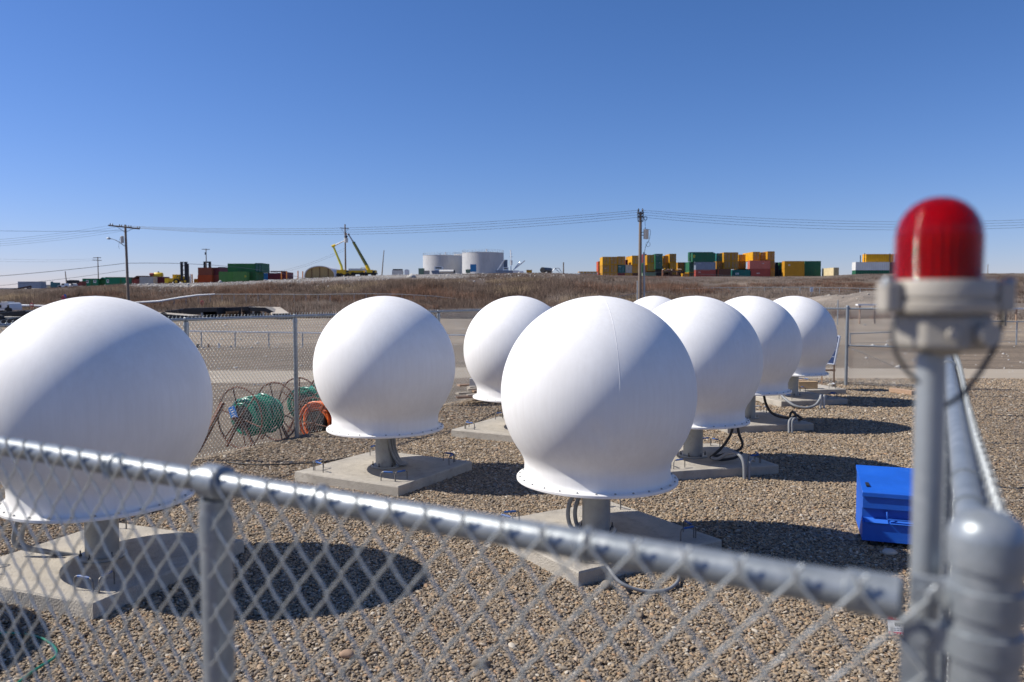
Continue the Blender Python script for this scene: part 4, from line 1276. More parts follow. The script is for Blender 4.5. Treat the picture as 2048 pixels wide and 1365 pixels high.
rocks(1500, mound_pts, 0.05, 'concrete', 'mound_rubble', 'stones on the gravel mound by the far fence', 4)
def slope_pts(rg, n):
    xp = rg.uniform(300, 420, n); u = (xp - 1024) / F; Y = rg.normal(114.5, 2.0, n)
    return u * Y, Y
rocks(520, slope_pts, 0.10, 'rock_pale', 'riprap', 'grey boulders spilling down the bank below the yellow loader', 6)
def yard_pts(rg, n):
    Y = rg.uniform(20, 75, n); return rg.uniform(-0.7, 0.7, n) * Y, Y
rocks(3500, yard_pts, 0.035, 'rock_pale', 'yard_stones', 'small pale stones scattered over the open yard', 8)

# ------------------------------------------------------------------ utility poles and lines
def upole(label, xb, Y, ytop, rb, rt, lean=0.0, arms=(), group='utility poles', ybase=None):
    top = P(xb + lean, ytop, Y)
    bX = P(xb, ytop, Y).x
    zb_ = tz(bX, Y)
    root = thing('utility_pole', label, 'utility pole', (bX, Y, zb_), group)
    MB().tube([(bX, Y, zb_ - 0.3), Vector((bX, Y, zb_)).lerp(top, .5), top], [rb, (rb + rt) / 2, rt], 10).build('shaft', 'pole_wood', root, 60)
    for x0, x1, y0, y1, dY, th in arms:      # crossarms given by their end pixels
        a, b_ = P(x0, y0, Y - dY), P(x1, y1, Y + dY)
        ar = MB().bar(a + Vector((0, -rt - .06, 0)), b_ + Vector((0, -rt - .06, 0)), th, th * 1.15).build('crossarm', 'pole_wood', root)
    return root, top
pole_r, top_r = upole('tall wooden utility pole with a grey transformer behind the right radomes', 1281, 73, 424, 0.18, 0.13)
Yp = 73
def insul(root, q, h=0.22, r=0.06, down=False):
    s = -1 if down else 1
    MB().lathe([(0.02, 0), (r * .6, s * h * .1), (r, s * h * .3), (r * .6, s * h * .45), (r, s * h * .6), (r * .6, s * h * .75), (r * .7, s * h * .9), (0.02, s * h)], 8, q).build('insulator', 'insulator', root, 60)
for xq, yq in ((1276, 430), (1276, 437), (1286, 430), (1286, 437), (1277, 424), (1285, 424)):
    insul(pole_r, P(xq, yq, Yp - 0.05), 0.30, 0.09)
mb = MB()
for yq in (427, 434, 443):
    a, b_ = P(1275.5, yq, Yp - .16), P(1286.5, yq, Yp - .16); mb.bar(a, b_, 0.09)
mb.bar(P(1276, 420, Yp - .16), P(1276, 442, Yp - .16), 0.07); mb.bar(P(1286, 420, Yp - .16), P(1286, 442, Yp - .16), 0.07)
mb.build('insulator_bracket', 'steel_dark', pole_r)
tq = P(1292, 478.5, Yp)
mb = MB(); mb.lathe([(0.22, 0), (0.235, .02), (0.235, .80), (0.25, .82), (0.25, .86), (0.20, .90), (0.02, .92)], 20, tq)
to_ = mb.build('transformer', 'transformer', pole_r, 40)
mb = MB(); mb.bar(P(1283, 465, Yp), P(1288.5, 465, Yp), .06); mb.bar(P(1283, 471, Yp), P(1288.5, 471, Yp), .06); mb.build('bracket', 'steel_dark', to_)
insul(to_, P(1290.5, 463, Yp), 0.35, .06)
mb = MB(); mb.tube([P(1288, 505, Yp), P(1288.5, 606, Yp)], 0.085, 8); mb.build('riser_conduit', 'galv_dull', pole_r, 60)
mb = MB(); mb.tube([P(1289, 505, Yp), P(1291, 494, Yp), P(1296, 485, Yp), P(1299, 478, Yp), P(1301, 465, Yp), P(1300, 459, Yp), P(1297, 460, Yp)], 0.02, 5)
mb.tube([P(1296 + 4.5 * math.cos(a * .7), 489 + 5 * math.sin(a * .7), Yp) for a in range(10)], .015, 4); mb.tube([P(1290.5, 456, Yp), P(1290, 443, Yp), P(1288, 436, Yp)], .015, 4)
mb.tube([P(1291 + 3 * math.cos(a * .7), 437 + 4 * math.sin(a * .7), Yp) for a in range(10)], .03, 4)
mb.build('service_wire', 'cable_black', pole_r)
o = MB().tube([P(1275, 562, 72), Vector((P(1275, 562, 72).x, 72, tz(P(1275, 562, 72).x, 72)))], 0.06, 8).build('guard_pipe', 'galv_dull', None, origin=P(1275, 606, 72))
tag(o, 'thin grey steel pipe standing left of the transformer pole', 'pipe')

Yl = 92
pole_l, top_l = upole('wooden utility pole with a crossarm and street lamp at the left', 253, Yl, 450, 0.17, 0.12, lean=-2.5, arms=((218, 281, 451.5, 458.5, 0.7, 0.13),))
for xq, yq in ((220.5, 450), (225, 450.5), (239, 452), (243.5, 452.5), (257.5, 454), (262, 454.5), (275, 456), (279.5, 456.5)):
    t = (xq - 218) / 63
    insul(pole_l, P(xq, yq + 1.2, Yl - .7 + 1.4 * t - .18), 0.24, 0.075)
mb = MB()
mb.bar(P(234, 454, Yl - .4), P(249, 464.5, Yl - .12), 0.045); mb.bar(P(267, 457, Yl + .3), P(253, 464.5, Yl - .12), 0.045); mb.build('brace', 'steel_dark', pole_l)
mb = MB(); q = P(244.5, 486.5, Yl - .05); mb.lathe([(0.17, 0), (0.18, .03), (0.18, .72), (0.19, .75), (0.14, .80), (0.02, .82)], 14, q); mb.build('transformer', 'transformer', pole_l, 40)
mb = MB(); mb.tube([P(250, 493, Yl), P(243, 488, Yl), P(233, 481.5, Yl), P(225, 478.5, Yl), P(221, 478, Yl)], 0.04, 6)
lm = mb.build('lamp_arm', 'galv_dull', pole_l, 60)
mb = MB(); a = P(213.5, 477, Yl); b_ = P(222, 478, Yl); mb.tube([a, a.lerp(b_, .3), a.lerp(b_, .75), b_], [.05, .11, .10, .05], 8); mb.tube([P(218, 476, Yl), P(218, 474, Yl)], .04, 6); mb.build('lamp_head', 'galv_dull', lm, 60)
mb = MB(); mb.tube([P(241, 474, Yl), P(239, 480, Yl), P(238, 489, Yl), P(237, 495, Yl), P(239, 498, Yl)], .014, 4); mb.build('service_wire', 'cable_black', pole_l)

Yb = 185
pole_b, top_b = upole('utility pole with a lineman in a bucket working beside it', 690, Yb, 449, 0.22, 0.14, arms=((680, 698, 456.5, 458, .5, .14),))
mb = MB(); mb.pbox(690.5, 693, 466, 470, Yb - .2, .4); mb.build('transformer', 'insulator', pole_b)
mb = MB(); mb.bar(P(683, 458, Yb - .2), P(688.5, 468, Yb - .15), .05); mb.bar(P(696, 459, Yb - .2), P(690.5, 466, Yb - .15), .05); mb.build('brace', 'steel_dark', pole_b)
pole_d, top_d = upole('thin utility pole with one short crossarm behind the orange containers', 412, 215, 498, 0.15, 0.11, arms=((404, 420, 499, 499.5, .4, .13),))
MB().pbox(409.5, 412, 505, 510, 214.5, .4).build('transformer', 'insulator', pole_d)
pole_e, top_e = upole('distant utility pole with two crossarms above the green cabins', 195.5, 240, 514.5, 0.17, 0.12, arms=((187, 203, 516, 516, .4, .16), (186, 204, 520.5, 521.5, .4, .16)))
upole('leaning bare pole right of the crane', 763, 205, 501, 0.15, 0.10, lean=5)
upole('short dark post on the crest left of the yellow container stacks', 1127, 150, 525, 0.13, 0.11)
upole('slender pole far right beyond the beacon', 1976, 200, 529, 0.10, 0.08)
upole('short dark post between the pickup truck and the first green cabin', 133, 180, 543, 0.14, 0.09, lean=-2.5)

def wire(label, a, b_, sag, r=0.012, group=None, n=28):
    a, b_ = Vector(a), Vector(b_)
    pts = [a.lerp(b_, i / n) - Vector((0, 0, 4 * sag * (i / n) * (1 - i / n))) for i in range(n + 1)]
    o = MB().tube(pts, r, 4).build('power_line', 'insulator', None, origin=a)
    return tag(o, label, 'power line', group)
for i in range(4):
    xl = (222, 241, 260, 277)[i]; t = (xl - 218) / 63
    a = P(xl, 450.5 + 7 * t, Yl - .7 + 1.4 * t)
    b_ = P(1277, (421, 425, 430, 435)[i], Yp - 0.1)
    ordn = ('uppermost', 'second', 'third', 'lowest')[i]
    wire(ordn + ' of the four lines sagging between the left and the right utility pole', a, b_, 0.95 + 0.05 * i, 0.013, 'power lines between the two poles')
    c_ = P(2340, (424, 428, 432, 436)[i], 70)
    wire(ordn + ' of the four lines from the right utility pole to the right edge', P(1286, (421, 425, 430, 435)[i], Yp - .1), c_, 0.95 + 0.05 * i, 0.011, 'power lines to the right edge')
    d_ = P(-420, (492, 497, 503, 508)[i], 60)
    wire(ordn + ' of the four thin lines from the left pole crossarm to the left edge', a, d_, 0.7, 0.008, 'power lines to the left edge')
wire('single line high above the left edge reaching the left pole', P(249, 461.5, Yl), P(-300, 452, 70), 0.25, 0.013)
comm = [P(250, 527, Yl), P(195, 540.5, 240)]
wire('low black cable from the left pole towards the left edge', P(250, 527, Yl), P(-260, 569, 75), 0.25, 0.024)
wire('low black cable from the left pole to the containers on the right', P(252, 527, Yl), P(660, 571, 150), -1.2, 0.024)
wire('lowest thin cable from the left pole over the cabins', P(250, 541, Yl), P(-200, 586, 75), 0.3, 0.016)
for k in range(2):
    wire(('upper', 'lower')[k] + ' thin line between the distant pole and the left edge', P(192 + 8 * k, 518 + 3 * k, 240), P(-400, 492 + 9 * k, 120), 1.0, 0.014, 'thin lines to the distant pole')
    wire(('upper', 'lower')[k] + ' of two thin lines rising from the single-arm pole to the bucket pole', P(412, 543 + 3 * k, 215), P(690, 497 + 4 * k, Yb), 3.0, 0.018, 'lines to the bucket pole')
wire('thin black line low over the crest behind the yellow stacks', P(1050, 546, 150), P(1420, 541, 140), 0.3, 0.02)
wire('black line running low across the brush on the right', P(1400, 549, 140), P(2300, 539, 110), 1.0, 0.018)
wire('low black line across the brown brush right of centre', P(1284, 540, Yp), P(1900, 562, 70), 0.25, 0.008)

# ------------------------------------------------------------------ shipping containers
CW, CL, CH = 2.44, 6.06, 2.59
def container_parts():
    parts = {}
    def corr_wall(x0, x1, z0, z1, n, dep, axis, pos, sgn):
        """corrugated sheet: along x (axis 0) or y (axis 1) at pos, ribs sticking sgn*dep"""
        vs_, fs_ = [], []
        prof = []
        step = (x1 - x0) / n
        for i in range(n):
            b0 = x0 + i * step
            prof += [(b0, 0), (b0 + step * .32, 0), (b0 + step * .5, dep), (b0 + step * .82, dep)]
        prof.append((x1, 0))
        for u, d in prof:
            for z in (z0, z1):
                vs_.append((u, pos + sgn * d, z) if axis == 0 else (pos + sgn * d, u, z))
        for i in range(len(prof) - 1):
            f = (2 * i, 2 * i + 2, 2 * i + 3, 2 * i + 1)
            fs_.append(f)
        return vs_, fs_
    b = MB(); e = 0.07
    b.add(*corr_wall(-CL / 2 + .1, CL / 2 - .1, .12, CH - .1, 15, .036, 1, -CW / 2 + e - .02, -1))
    b.add(*corr_wall(-CL / 2 + .1, CL / 2 - .1, .12, CH - .1, 15, .036, 1, CW / 2 - e + .02, 1))
    b.add(*corr_wall(-CW / 2 + .1, CW / 2 - .1, .12, CH - .1, 7, .036, 0, CL / 2 - e + .02, 1))
    b.box((0, 0, CH - .06), (CW - .1, CL - .1, .05)); b.box((0, 0, .12), (CW - .1, CL - .1, .06)); b.box((0, -CL / 2 + .14, CH / 2), (CW - .12, .02, CH - .2))
    parts['body'] = b
    f = MB()
    for sx in (-1, 1):
        for sy in (-1, 1):
            f.box((sx * (CW / 2 - .06), sy * (CL / 2 - .06), CH / 2), (.12, .12, CH - .02))
        f.box((sx * (CW / 2 - .04), 0, .09), (.08, CL - .24, .16)); f.box((sx * (CW / 2 - .04), 0, CH - .06), (.08, CL - .24, .10))
    for sy in (-1, 1):
        f.box((0, sy * (CL / 2 - .05), .09), (CW - .24, .10, .16)); f.box((0, sy * (CL / 2 - .05), CH - .07), (CW - .24, .10, .12))
    parts['frame'] = f
    d = MB(); d.box((-CW / 4 + .05, -CL / 2 + .075, CH / 2 + .02), (CW / 2 - .14, .05, CH - .32)); parts['door_l'] = d
    d = MB(); d.box((CW / 4 - .05, -CL / 2 + .075, CH / 2 + .02), (CW / 2 - .14, .05, CH - .32)); parts['door_r'] = d
    return parts
CP = container_parts()
CMESH = {}
def cmesh(part, key):
    if (part, key) not in CMESH:
        mb = CP[part]; me = bpy.data.meshes.new(part); me.from_pydata(mb.v, [], mb.f); me.materials.append(MATS[key]); me.update()
        CMESH[(part, key)] = me
    return CMESH[(part, key)]
bars = MB()
for x in (-.36, .36): bars.tube([(x - .25, -CL / 2 + .035, .15), (x - .25, -CL / 2 + .035, CH - .15)], .022, 5)
def lockbars(side):
    b = MB()
    for x in (.28, .78):
        b.tube([(side * x, -CL / 2 + .03, .15), (side * x, -CL / 2 + .03, CH - .15)], .045, 5)
    for i, z in enumerate((0.6, 1.0, 1.5, 2.0)):
        b.box((side * .55, -CL / 2 + .042, z), (.34, .012, .07 if i % 2 else .12))
    return b
CP['bars_l'] = lockbars(-1); CP['bars_r'] = lockbars(1)

def container(label, x0, x1, yt, yb, Y, colr, face='end', L=6.06, yaw=0.0, grp='shipping containers on the plateau', mark=None):
    a, b_ = P(x0, yb, Y), P(x1, yt, Y)
    w, h = b_.x - a.x, b_.z - a.z
    root = thing('shipping_container', label, 'container', ((a.x + b_.x) / 2, Y, a.z), grp)
    if face == 'end':
        root.scale = (w / CW, L / CL, h / CH)
        root.rotation_euler = (0, 0, R(yaw)); off = L / 2
    else:
        root.scale = (2.44 / CW, w / CL, h / CH)
        root.rotation_euler = (0, 0, R(90 + yaw)); off = 1.22
    root.location = ((a.x + b_.x) / 2, Y + off, a.z)
    key = 'c_' + colr
    for pn, nm in (('body', 'body'), ('frame', 'frame'), ('door_l', 'door'), ('door_r', 'door')):
        o = bpy.data.objects.new(nm, cmesh(pn, key)); C.objects.link(o); o.parent = root
        if pn[:4] == 'door':
            bo = bpy.data.objects.new('lock_bars', cmesh('bars_' + pn[-1], 'c_slate' if colr in ('yellow', 'ochre', 'green', 'teal') else key)); C.objects.link(bo); bo.parent = o
    if mark:      # painted lettering too small to read; once the bright edge of a sunlit end
        mc, fx, fz, mw, mh = mark
        mb = MB()
        if face == 'end':
            for k in range(3):
                mb.box((-CW / 2 + fx * CW + k * mw, -CL / 2 - 0.004, fz * CH), (mw * .6, .006, mh))
        else:
            for k in range(4):
                mb.box((-CW / 2 - .004, CL / 2 - fx * CL - k * mw, fz * CH), (.006, mw * .6, mh))
        o = mb.build('painted_mark', mc, root, origin=(0, 0, 0))
    return root

Yk = 255
T = [514, 530, 546, 563]
W = 'white_paint'
# front-left block
container('yellow container, upper left corner of the left stack block', 1205, 1220, T[0], T[1], Yk, 'yellow', L=8, yaw=0)
container('yellow container, second in the top row of the left stack block', 1220, 1235, T[0], T[1], Yk, 'ochre', mark=(W, .15, .7, .2, .1))
container('yellow container, third in the top row of the left stack block', 1235, 1250.5, T[0] - .8, T[1], Yk, 'ochre')
container('yellow container, middle tier at the left end of the left stack block', 1205, 1220, T[1], T[2], Yk, 'ochre', L=8, mark=(W, .3, .55, .3, .12))
container('yellow container, middle tier second from the left end', 1220, 1235, T[1], T[2], Yk, 'ochre')
container('dark green container between yellow ones in the middle tier', 1236, 1250, T[1], T[2], Yk, 'teal', mark=(W, .1, .75, .35, .14))
container('grey-white container in the middle tier beside the green one', 1251, 1264.5, T[1], T[2], Yk, 'greywhite')
container('yellow container behind the utility pole in the middle tier', 1265, 1278, T[1], T[2], Yk, 'yellow')
for i, (x0, x1, c) in enumerate(((1205, 1220, 'ochre'), (1220, 1235, 'ochre'), (1235, 1250, 'maroon'), (1250, 1265, 'ochre'), (1265, 1279, 'rackrust'))):
    container('%s container %s in the bottom tier, half hidden by brush' % (('yellow', 'yellow', 'maroon', 'yellow', 'rust-brown')[i], ('leftmost', 'second from left', 'third from left', 'fourth from left', 'beside the utility pole')[i]), x0, x1, T[2], T[3], Yk, c)
container('red container peeking out left of the yellow stack block', 1196.5, 1203, 523, 543, 268, 'orange', L=6)
container('red container low at the left end behind the yellow block', 1196.5, 1203, 543, 562, 268, 'orange', L=6)
container('dark red container in a gap behind the top row', 1251, 1257, 520, 531, 266, 'maroon')
# second block
container('yellow container with a sunlit side left of the utility pole', 1264, 1278, 511.5, T[1], 253, 'yellow', L=9)
container('yellow container edge behind the sunlit one', 1256.5, 1262, 513, T[1], 268, 'ochre')
container('maroon container just right of the utility pole, top tier', 1286, 1293.5, 508.5, 526, 260, 'maroon')
container('green container under the maroon one beside the pole', 1286, 1293.5, 526, 545, 260, 'green')
container('yellow container right of the maroon one, top tier', 1294, 1308.5, 510, 527, Yk, 'ochre')
container('yellow container right of the pole, second tier', 1294, 1310, 527, 543, Yk, 'yellow')
container('sage green container low beside the utility pole', 1290, 1312, 545, 562, 250, 'sage', 'side')
container('tall dark green container end with white markings, upper', 1310.5, 1325.5, 508, 523, 253, 'green', mark=(W, .15, .8, .3, .1))
container('tall dark green container end with white markings, lower', 1310.5, 1325.5, 523, 539, 253, 'green', mark=(W, .5, .8, .2, .1))
container('yellow container between the dark green ends and the higher yellow one', 1326.5, 1339, 512, 528, 258, 'ochre')
container('yellow container highest at the right end of the second block', 1339, 1352.5, 508, 525, 256, 'ochre', L=8)
container('yellow container under the highest one of the second block', 1339.5, 1353, 525, 541, 256, 'yellow')
container('yellow container behind the scrap racks, lower tier', 1326.5, 1339, 528, 545, 258, 'yellow')
container('yellow container alone behind the racks, dark end', 1357, 1376, 525, 542, 262, 'ochre')
container('rust-brown container in the bottom tier under the yellow ones right of the pole', 1294, 1310, 543, 563, 256, 'rackrust')
container('dark container in the bottom tier under the dark green ends', 1310.5, 1325.5, 539, 563, 254, 'dark')
container('dull green container in the bottom tier just right of the pole', 1286, 1293.5, 545, 563, 261, 'sage')
container('dark ochre container in the bottom tier behind the left flat rack', 1326.5, 1339, 545, 563, 259, 'rackrust')
container('ochre container in the bottom tier behind the right flat rack', 1339.5, 1353, 541, 563, 257, 'ochre')
container('dark ochre container in the bottom tier under the one standing alone', 1355, 1376, 542, 563, 263, 'rackrust')
# flat racks with scrap
for i, (x0, x1, yt) in enumerate(((1326, 1342, 541), (1342, 1362, 542))):
    rk = thing('flat_rack', ('left' if i == 0 else 'right') + ' rusty flat rack piled with scrap before the yellow stacks', 'flat rack', P((x0 + x1) / 2, 563, 244), 'rusty flat racks')
    MB().pbox(x0, x1, 550, 553, 244, 2.4).build('deck', 'c_rackrust', rk)
    for xx in (x0, x1 - 2): MB().pbox(xx, xx + 2, yt - 1, 563, 244, 2.4).build('end_frame', 'c_rackrust', rk)
    MB().pbox(x0, x1, 541.5, 543, 244, 2.4).build('top_beam', 'c_rackrust', rk)
    ran = random.Random(i)
    for k in range(8):
        q = P(ran.uniform(x0 + 1, x1 - 2), ran.uniform(537.5, 541), 244.5 + k * .2)
        MB().bar(q, q + Vector((ran.uniform(-1.5, 1.5), ran.uniform(-.4, .4), ran.uniform(-.2, .3))), .22).build('scrap_bar', ('c_rackrust', 'c_ochre', 'timber', 'white_dirty')[k % 4], rk)
container('yellow container low behind the right flat rack', 1365, 1377, 547, 563, 250, 'ochre')
container('mustard container low in front of the green long one', 1377, 1389, 545, 563, 250, 'ochre')
# third block
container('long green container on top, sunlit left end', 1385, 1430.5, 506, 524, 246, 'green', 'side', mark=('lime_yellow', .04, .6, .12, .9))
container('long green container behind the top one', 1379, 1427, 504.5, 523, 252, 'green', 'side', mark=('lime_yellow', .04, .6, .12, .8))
container('green container end low at the left of the third block', 1378.5, 1388, 524, 541, 250, 'green', L=8)
container('dark green container end in the bottom tier left of the dark red one', 1378.5, 1390, 541, 557, 250, 'bottle')
container('blue-grey long container below the green ones', 1391.5, 1431.5, 524.5, 540, 246, 'slate', 'side', mark=(W, .15, .8, .2, .12))
container('dark red long container at the bottom of the third block', 1391.5, 1432, 540, 556, 246, 'red', 'side', mark=(W, .14, .7, .18, .14))
container('green container with yellow lettering beside the long green ones', 1433, 1447, 507, 523, 254, 'teal', mark=('lime_yellow', .15, .8, .35, .16))
container('yellow container below the lettered green one', 1433, 1447, 523, 539, 254, 'ochre')
container('tall yellow container right of the lettered green one', 1447.5, 1462, 505, 522.5, 252, 'ochre', mark=(W, .1, .75, .2, .1))
container('second tall yellow container right of the lettered green one', 1462, 1476.5, 505, 522.5, 252, 'ochre')
container('yellow container, second tier, left of the rust-brown rack', 1447.5, 1462, 522.5, 538, 252, 'ochre')
container('yellow container, second tier, beside the teal bottom one', 1462, 1477, 522.5, 538, 252, 'ochre')
container('ochre container in the bottom tier behind the rust-brown open one', 1433, 1447, 539, 557, 255, 'ochre')
container('dark container in the bottom tier behind the open one', 1447.5, 1462, 538, 557, 254, 'dark')
container('brown container in the bottom tier behind the long teal one', 1478, 1500, 538, 557, 257, 'rackrust')
container('rust-brown open container with a sunlit left end', 1435, 1462, 538, 556, 246, 'rackrust', 'side', mark=('c_orange', .02, .5, .1, 2.0))  # tall orange strips colour in the sun on the left end
container('low yellow container behind the tall yellow ones', 1477, 1494, 509.5, 522.5, 258, 'yellow')
container('yellow container under the low one', 1478, 1492, 523, 538, 256, 'ochre')
container('long teal container at the bottom of the third block', 1464, 1501, 540, 556, 248, 'teal', 'side', mark=(W, .2, .5, .3, .6))
container('yellow container with a bright sunlit side on the top tier', 1505.5, 1520, 504, 521.5, 250, 'yellow', L=11, mark=(W, .2, .7, .15, .1))
container('yellow container, middle of the last three on the top tier', 1520.5, 1535, 505, 521.5, 252, 'ochre', mark=(W, .2, .7, .15, .1))
container('yellow container, right end of the top tier', 1535, 1549.5, 503, 521.5, 250, 'ochre')
container('faded red long container under the yellow ones', 1499.5, 1541, 521.5, 538, 248, 'pink', 'side', mark=(W, .60, .65, .18, .14))
container('faded red long container at the bottom under its twin', 1502, 1541, 538, 556, 248, 'red', 'side', mark=(W, .3, .5, .25, .25))
container('yellow container end right of the faded red ones, upper', 1541, 1549.5, 521.5, 538, 250, 'ochre')
container('yellow container end right of the faded red ones, lower', 1541, 1549.5, 538, 556, 250, 'yellow')
container('dark container between the yellow end and the green-and-yellow one', 1550, 1557, 525, 556, 256, 'dark')
container('green container with a pale top mark left of the yellow pair', 1558, 1568, 525, 540, 258, 'bottle', mark=('lime_yellow', .1, .8, .5, .35))
container('dark container under the pale-marked green one', 1558, 1568, 540, 556, 258, 'dark')
container('yellow container on top of the yellow pair', 1569, 1609, 522.5, 538.5, 246, 'ochre', 'side', mark=(W, .2, .5, .15, .5))
container('yellow container at the bottom of the yellow pair', 1569, 1609, 538.5, 555, 246, 'ochre', 'side')
container('green container on top of the green pair at the right', 1609.5, 1642, 522.5, 538.5, 248, 'green', 'side')
container('green container at the bottom of the green pair at the right', 1609.5, 1642, 538.5, 555, 248, 'green', 'side')
container('small tan container standing alone right of the green pair', 1667, 1678, 535.5, 552, 240, 'tan', L=9)
container('long white dirty container under the yellow one by the beacon', 1711, 1779, 524.5, 541, 225, 'white', 'side')
container('green container under the white one by the beacon', 1711, 1779, 541, 557, 225, 'green', 'side')
container('long yellow container on top by the beacon', 1732, 1788, 508.5, 524.5, 226, 'yellow', 'side')
container('dark blue container behind the beacon', 1790, 1812, 508, 524.5, 230, 'slate', 'side')
container('dark container under the dark blue one behind the beacon', 1780, 1812, 524.5, 550, 230, 'dark', 'side')
for i, xx in enumerate((1720.5, 1729, 1779.5)):
    o = MB().pbox(xx, xx + 1.4, 507 if i else 511, 524.5, 224.5, .25).build('stake_post', 'black', None, origin=P(xx, 524.5, 224.5))
    tag(o, ('leftmost', 'middle', 'rightmost')[i] + ' black stake post beside the long yellow container', 'post', 'black stake posts')
sd = thing('open_shed', 'low pale shed frame with an orange roof edge left of the container stacks', 'shed', P(1175, 552, 240))
MB().pbox(1158, 1196, 543.5, 545, 240, 5).build('roof', 'c_ochre', sd)
for i in range(6): MB().pbox(1159 + 7 * i, 1160.2 + 7 * i, 545, 553, 240, .2).build('column', 'white_paint', sd)
MB().pbox(1159, 1195, 546, 553, 243, .1).build('back_panel', 'white_dirty', sd)

# left plateau containers and cabins
container('blue-grey long container at the far left', 36, 81, 563.5, 577, 205, 'grey', 'side')
container('pale low container behind the grey one at the far left', 81, 98, 570, 580, 215, 'greywhite', 'side')
container('grey container cut by the left edge of the picture', -14, 26, 576.5, 588, 190, 'greywhite', 'side')
def cabin(label, x0, x1, y0, y1, Y, wins, door=None, roof=False):
    rt_ = thing('site_cabin', label, 'cabin', P((x0 + x1) / 2, y1, Y))
    MB().pbox(x0, x1, y0, y1, Y, 3.2).build('wall', 'c_cabin', rt_)
    MB().pbox(x0 - .4, x1 + .4, y0 - .9, y0, Y - .2, 3.6).build('roof', 'c_green', rt_)
    for (a, b_, c, d) in wins:
        w = MB().pbox(a, b_, c, d, Y - .06, .05).build('window', 'white_paint', rt_)
        MB().pbox(a + 1, b_ - 1, c + 1, d - 2, Y - .10, .04).build('pane', 'glass_dark', w)
    if door:
        MB().pbox(*door, Y - .05, .05).build('door', 'c_bottle', rt_)
    return rt_
cabin('green site cabin with two white windows', 165, 196, 558.5, 573.5, 205, ((172, 177, 561, 566.5), (187, 192.5, 560.5, 566)), (181, 185, 561, 573))
cabin('long green site cabin with one white window behind the left pole', 211, 251, 555.5, 572, 203, ((213.5, 217.5, 559.5, 566),), (240, 243, 558, 571))
cp_ = thing('entry_shed', 'small green gabled entry shed between the green cabins', 'shed', P(203, 569, 206))
MB().pbox(197, 210, 560, 569.5, 206, 3).build('wall', 'c_bottle', cp_)
mb = MB(); mb.prism([P(196, 561, 205.7), P(204, 555, 205.7), P(211.5, 558, 205.7), P(211.5, 560.5, 205.7), P(204, 557.5, 205.7), P(196, 563.5, 205.7)], (0, 0, 0), (0, 3.6, 0)); mb.build('roof', 'c_green', cp_)
bs = thing('barn_shed', 'small dark red shed with a pitched roof right of the left pole', 'shed', P(272, 569, 200))
MB().pbox(264, 277.5, 558, 569, 200, 4).build('wall', 'c_barn', bs)
mb = MB(); mb.prism([P(262.5, 558.8, 199.7), P(273, 552, 199.7), P(291.5, 552, 199.7), P(291.5, 554, 199.7), P(273.5, 554.2, 199.7), P(263.5, 560.5, 199.7)], (0, 0, 0), (0, 5, 0)); mb.build('roof', 'c_rackrust', bs)
MB().pbox(268, 272.5, 561, 568.8, 199.94, .05).build('door', 'c_red', bs)
container('rust-brown container behind the left utility pole', 257, 264, 555, 569, 212, 'rackrust', 'side')
container('grey-white container right of the small red shed', 279, 306, 554, 569, 196, 'greywhite', 'side', yaw=2)
container('dark container carrying the yellow and red tanks', 307, 331, 554, 568, 206, 'maroon', 'side')
ty = thing('yellow_tank', 'bright yellow tank standing on the dark container', 'tank', P(317, 554, 206))
mb = MB(); a = P(309, 554, 207); b_ = P(325.5, 554, 207); z = 1.0
mb.tube([a + Vector((0, 0, .55)), a + Vector((.15, 0, .55)), b_ + Vector((-.15, 0, .55)), b_ + Vector((0, 0, .55))], [.45, .56, .56, .45], 14); mb.box((P(317, 554, 207).x, 207, P(317, 554, 207).z + .28), (2.1, 1.2, .5)); mb.build('vessel', 'yellow_bright', ty, 40)
MB().pbox(315.5, 317.5, 543.2, 545.5, 206.8, .25).build('filler_cap', 'steel_dark', ty)
tr_ = thing('red_barrel', 'dark red barrel beside the yellow tank', 'barrel', P(304, 553, 206))
mb = MB(); a = P(299.5, 549.5, 206.6); b_ = P(308, 549.5, 206.6); mb.tube([a, a + Vector((.12, 0, 0)), b_ - Vector((.12, 0, 0)), b_], [.28, .42, .42, .28], 14); mb.build('drum', 'c_red', tr_, 40)
MB().pbox(301, 302.2, 551, 554, 206.4, .4).build('cradle', 'steel_dark', tr_)
# container handler
Yf = 195
fk = thing('container_handler', 'yellow container handler with a tall black mast', 'loader', P(355, 567, Yf))
MB().pbox(337, 357, 557, 564, Yf, 2.6).build('chassis', 'yellow_paint', fk)
MB().pbox(329.5, 336.5, 557, 566.5, Yf + .1, 2.4).build('counterweight', 'yellow_bright', fk)
cab = MB().pbox(345, 361, 549.5, 557, Yf + .4, 1.7).build('cab', 'yellow_paint', fk)
MB().pbox(353, 359, 551, 556, Yf + .34, .05).build('window', 'glass_dark', cab)
mb = MB()
for k in range(3): mb.bar(P(347 + 4 * k, 557, Yf + .3), P(351 + 4 * k, 550, Yf + .3), .12)
mb.build('grab_rail', 'yellow_bright', cab)
MB().pbox(362, 374, 553, 566, Yf + .2, 2.2).build('front_body', 'yellow_paint', fk)
for xx, yy, r_ in ((352, 563.5, .72), (370, 563, .6)):
    for dy in (0, 2.1):
        q = P(xx, yy, Yf - .15 + dy)
        w = MB().tube([q, q + Vector((0, .5, 0))], r_, 18).build('wheel', 'tire', fk, 40)
        MB().tube([q - Vector((0, .02, 0)), q + Vector((0, .1, 0))], r_ * .5, 12).build('rim', 'yellow_paint', w, 40)
for x0, x1, yt in ((361, 364.8, 524), (369.2, 373.5, 524), (373.8, 376.6, 528)):
    MB().pbox(x0, x1, yt, 562, Yf + .1, .35).build('mast_upright', 'chassis_black', fk)
for yy in (524, 531, 540, 549): MB().pbox(361, 375, yy, yy + 1.3, Yf + .5, .2).build('mast_crossbar', 'chassis_black', fk)
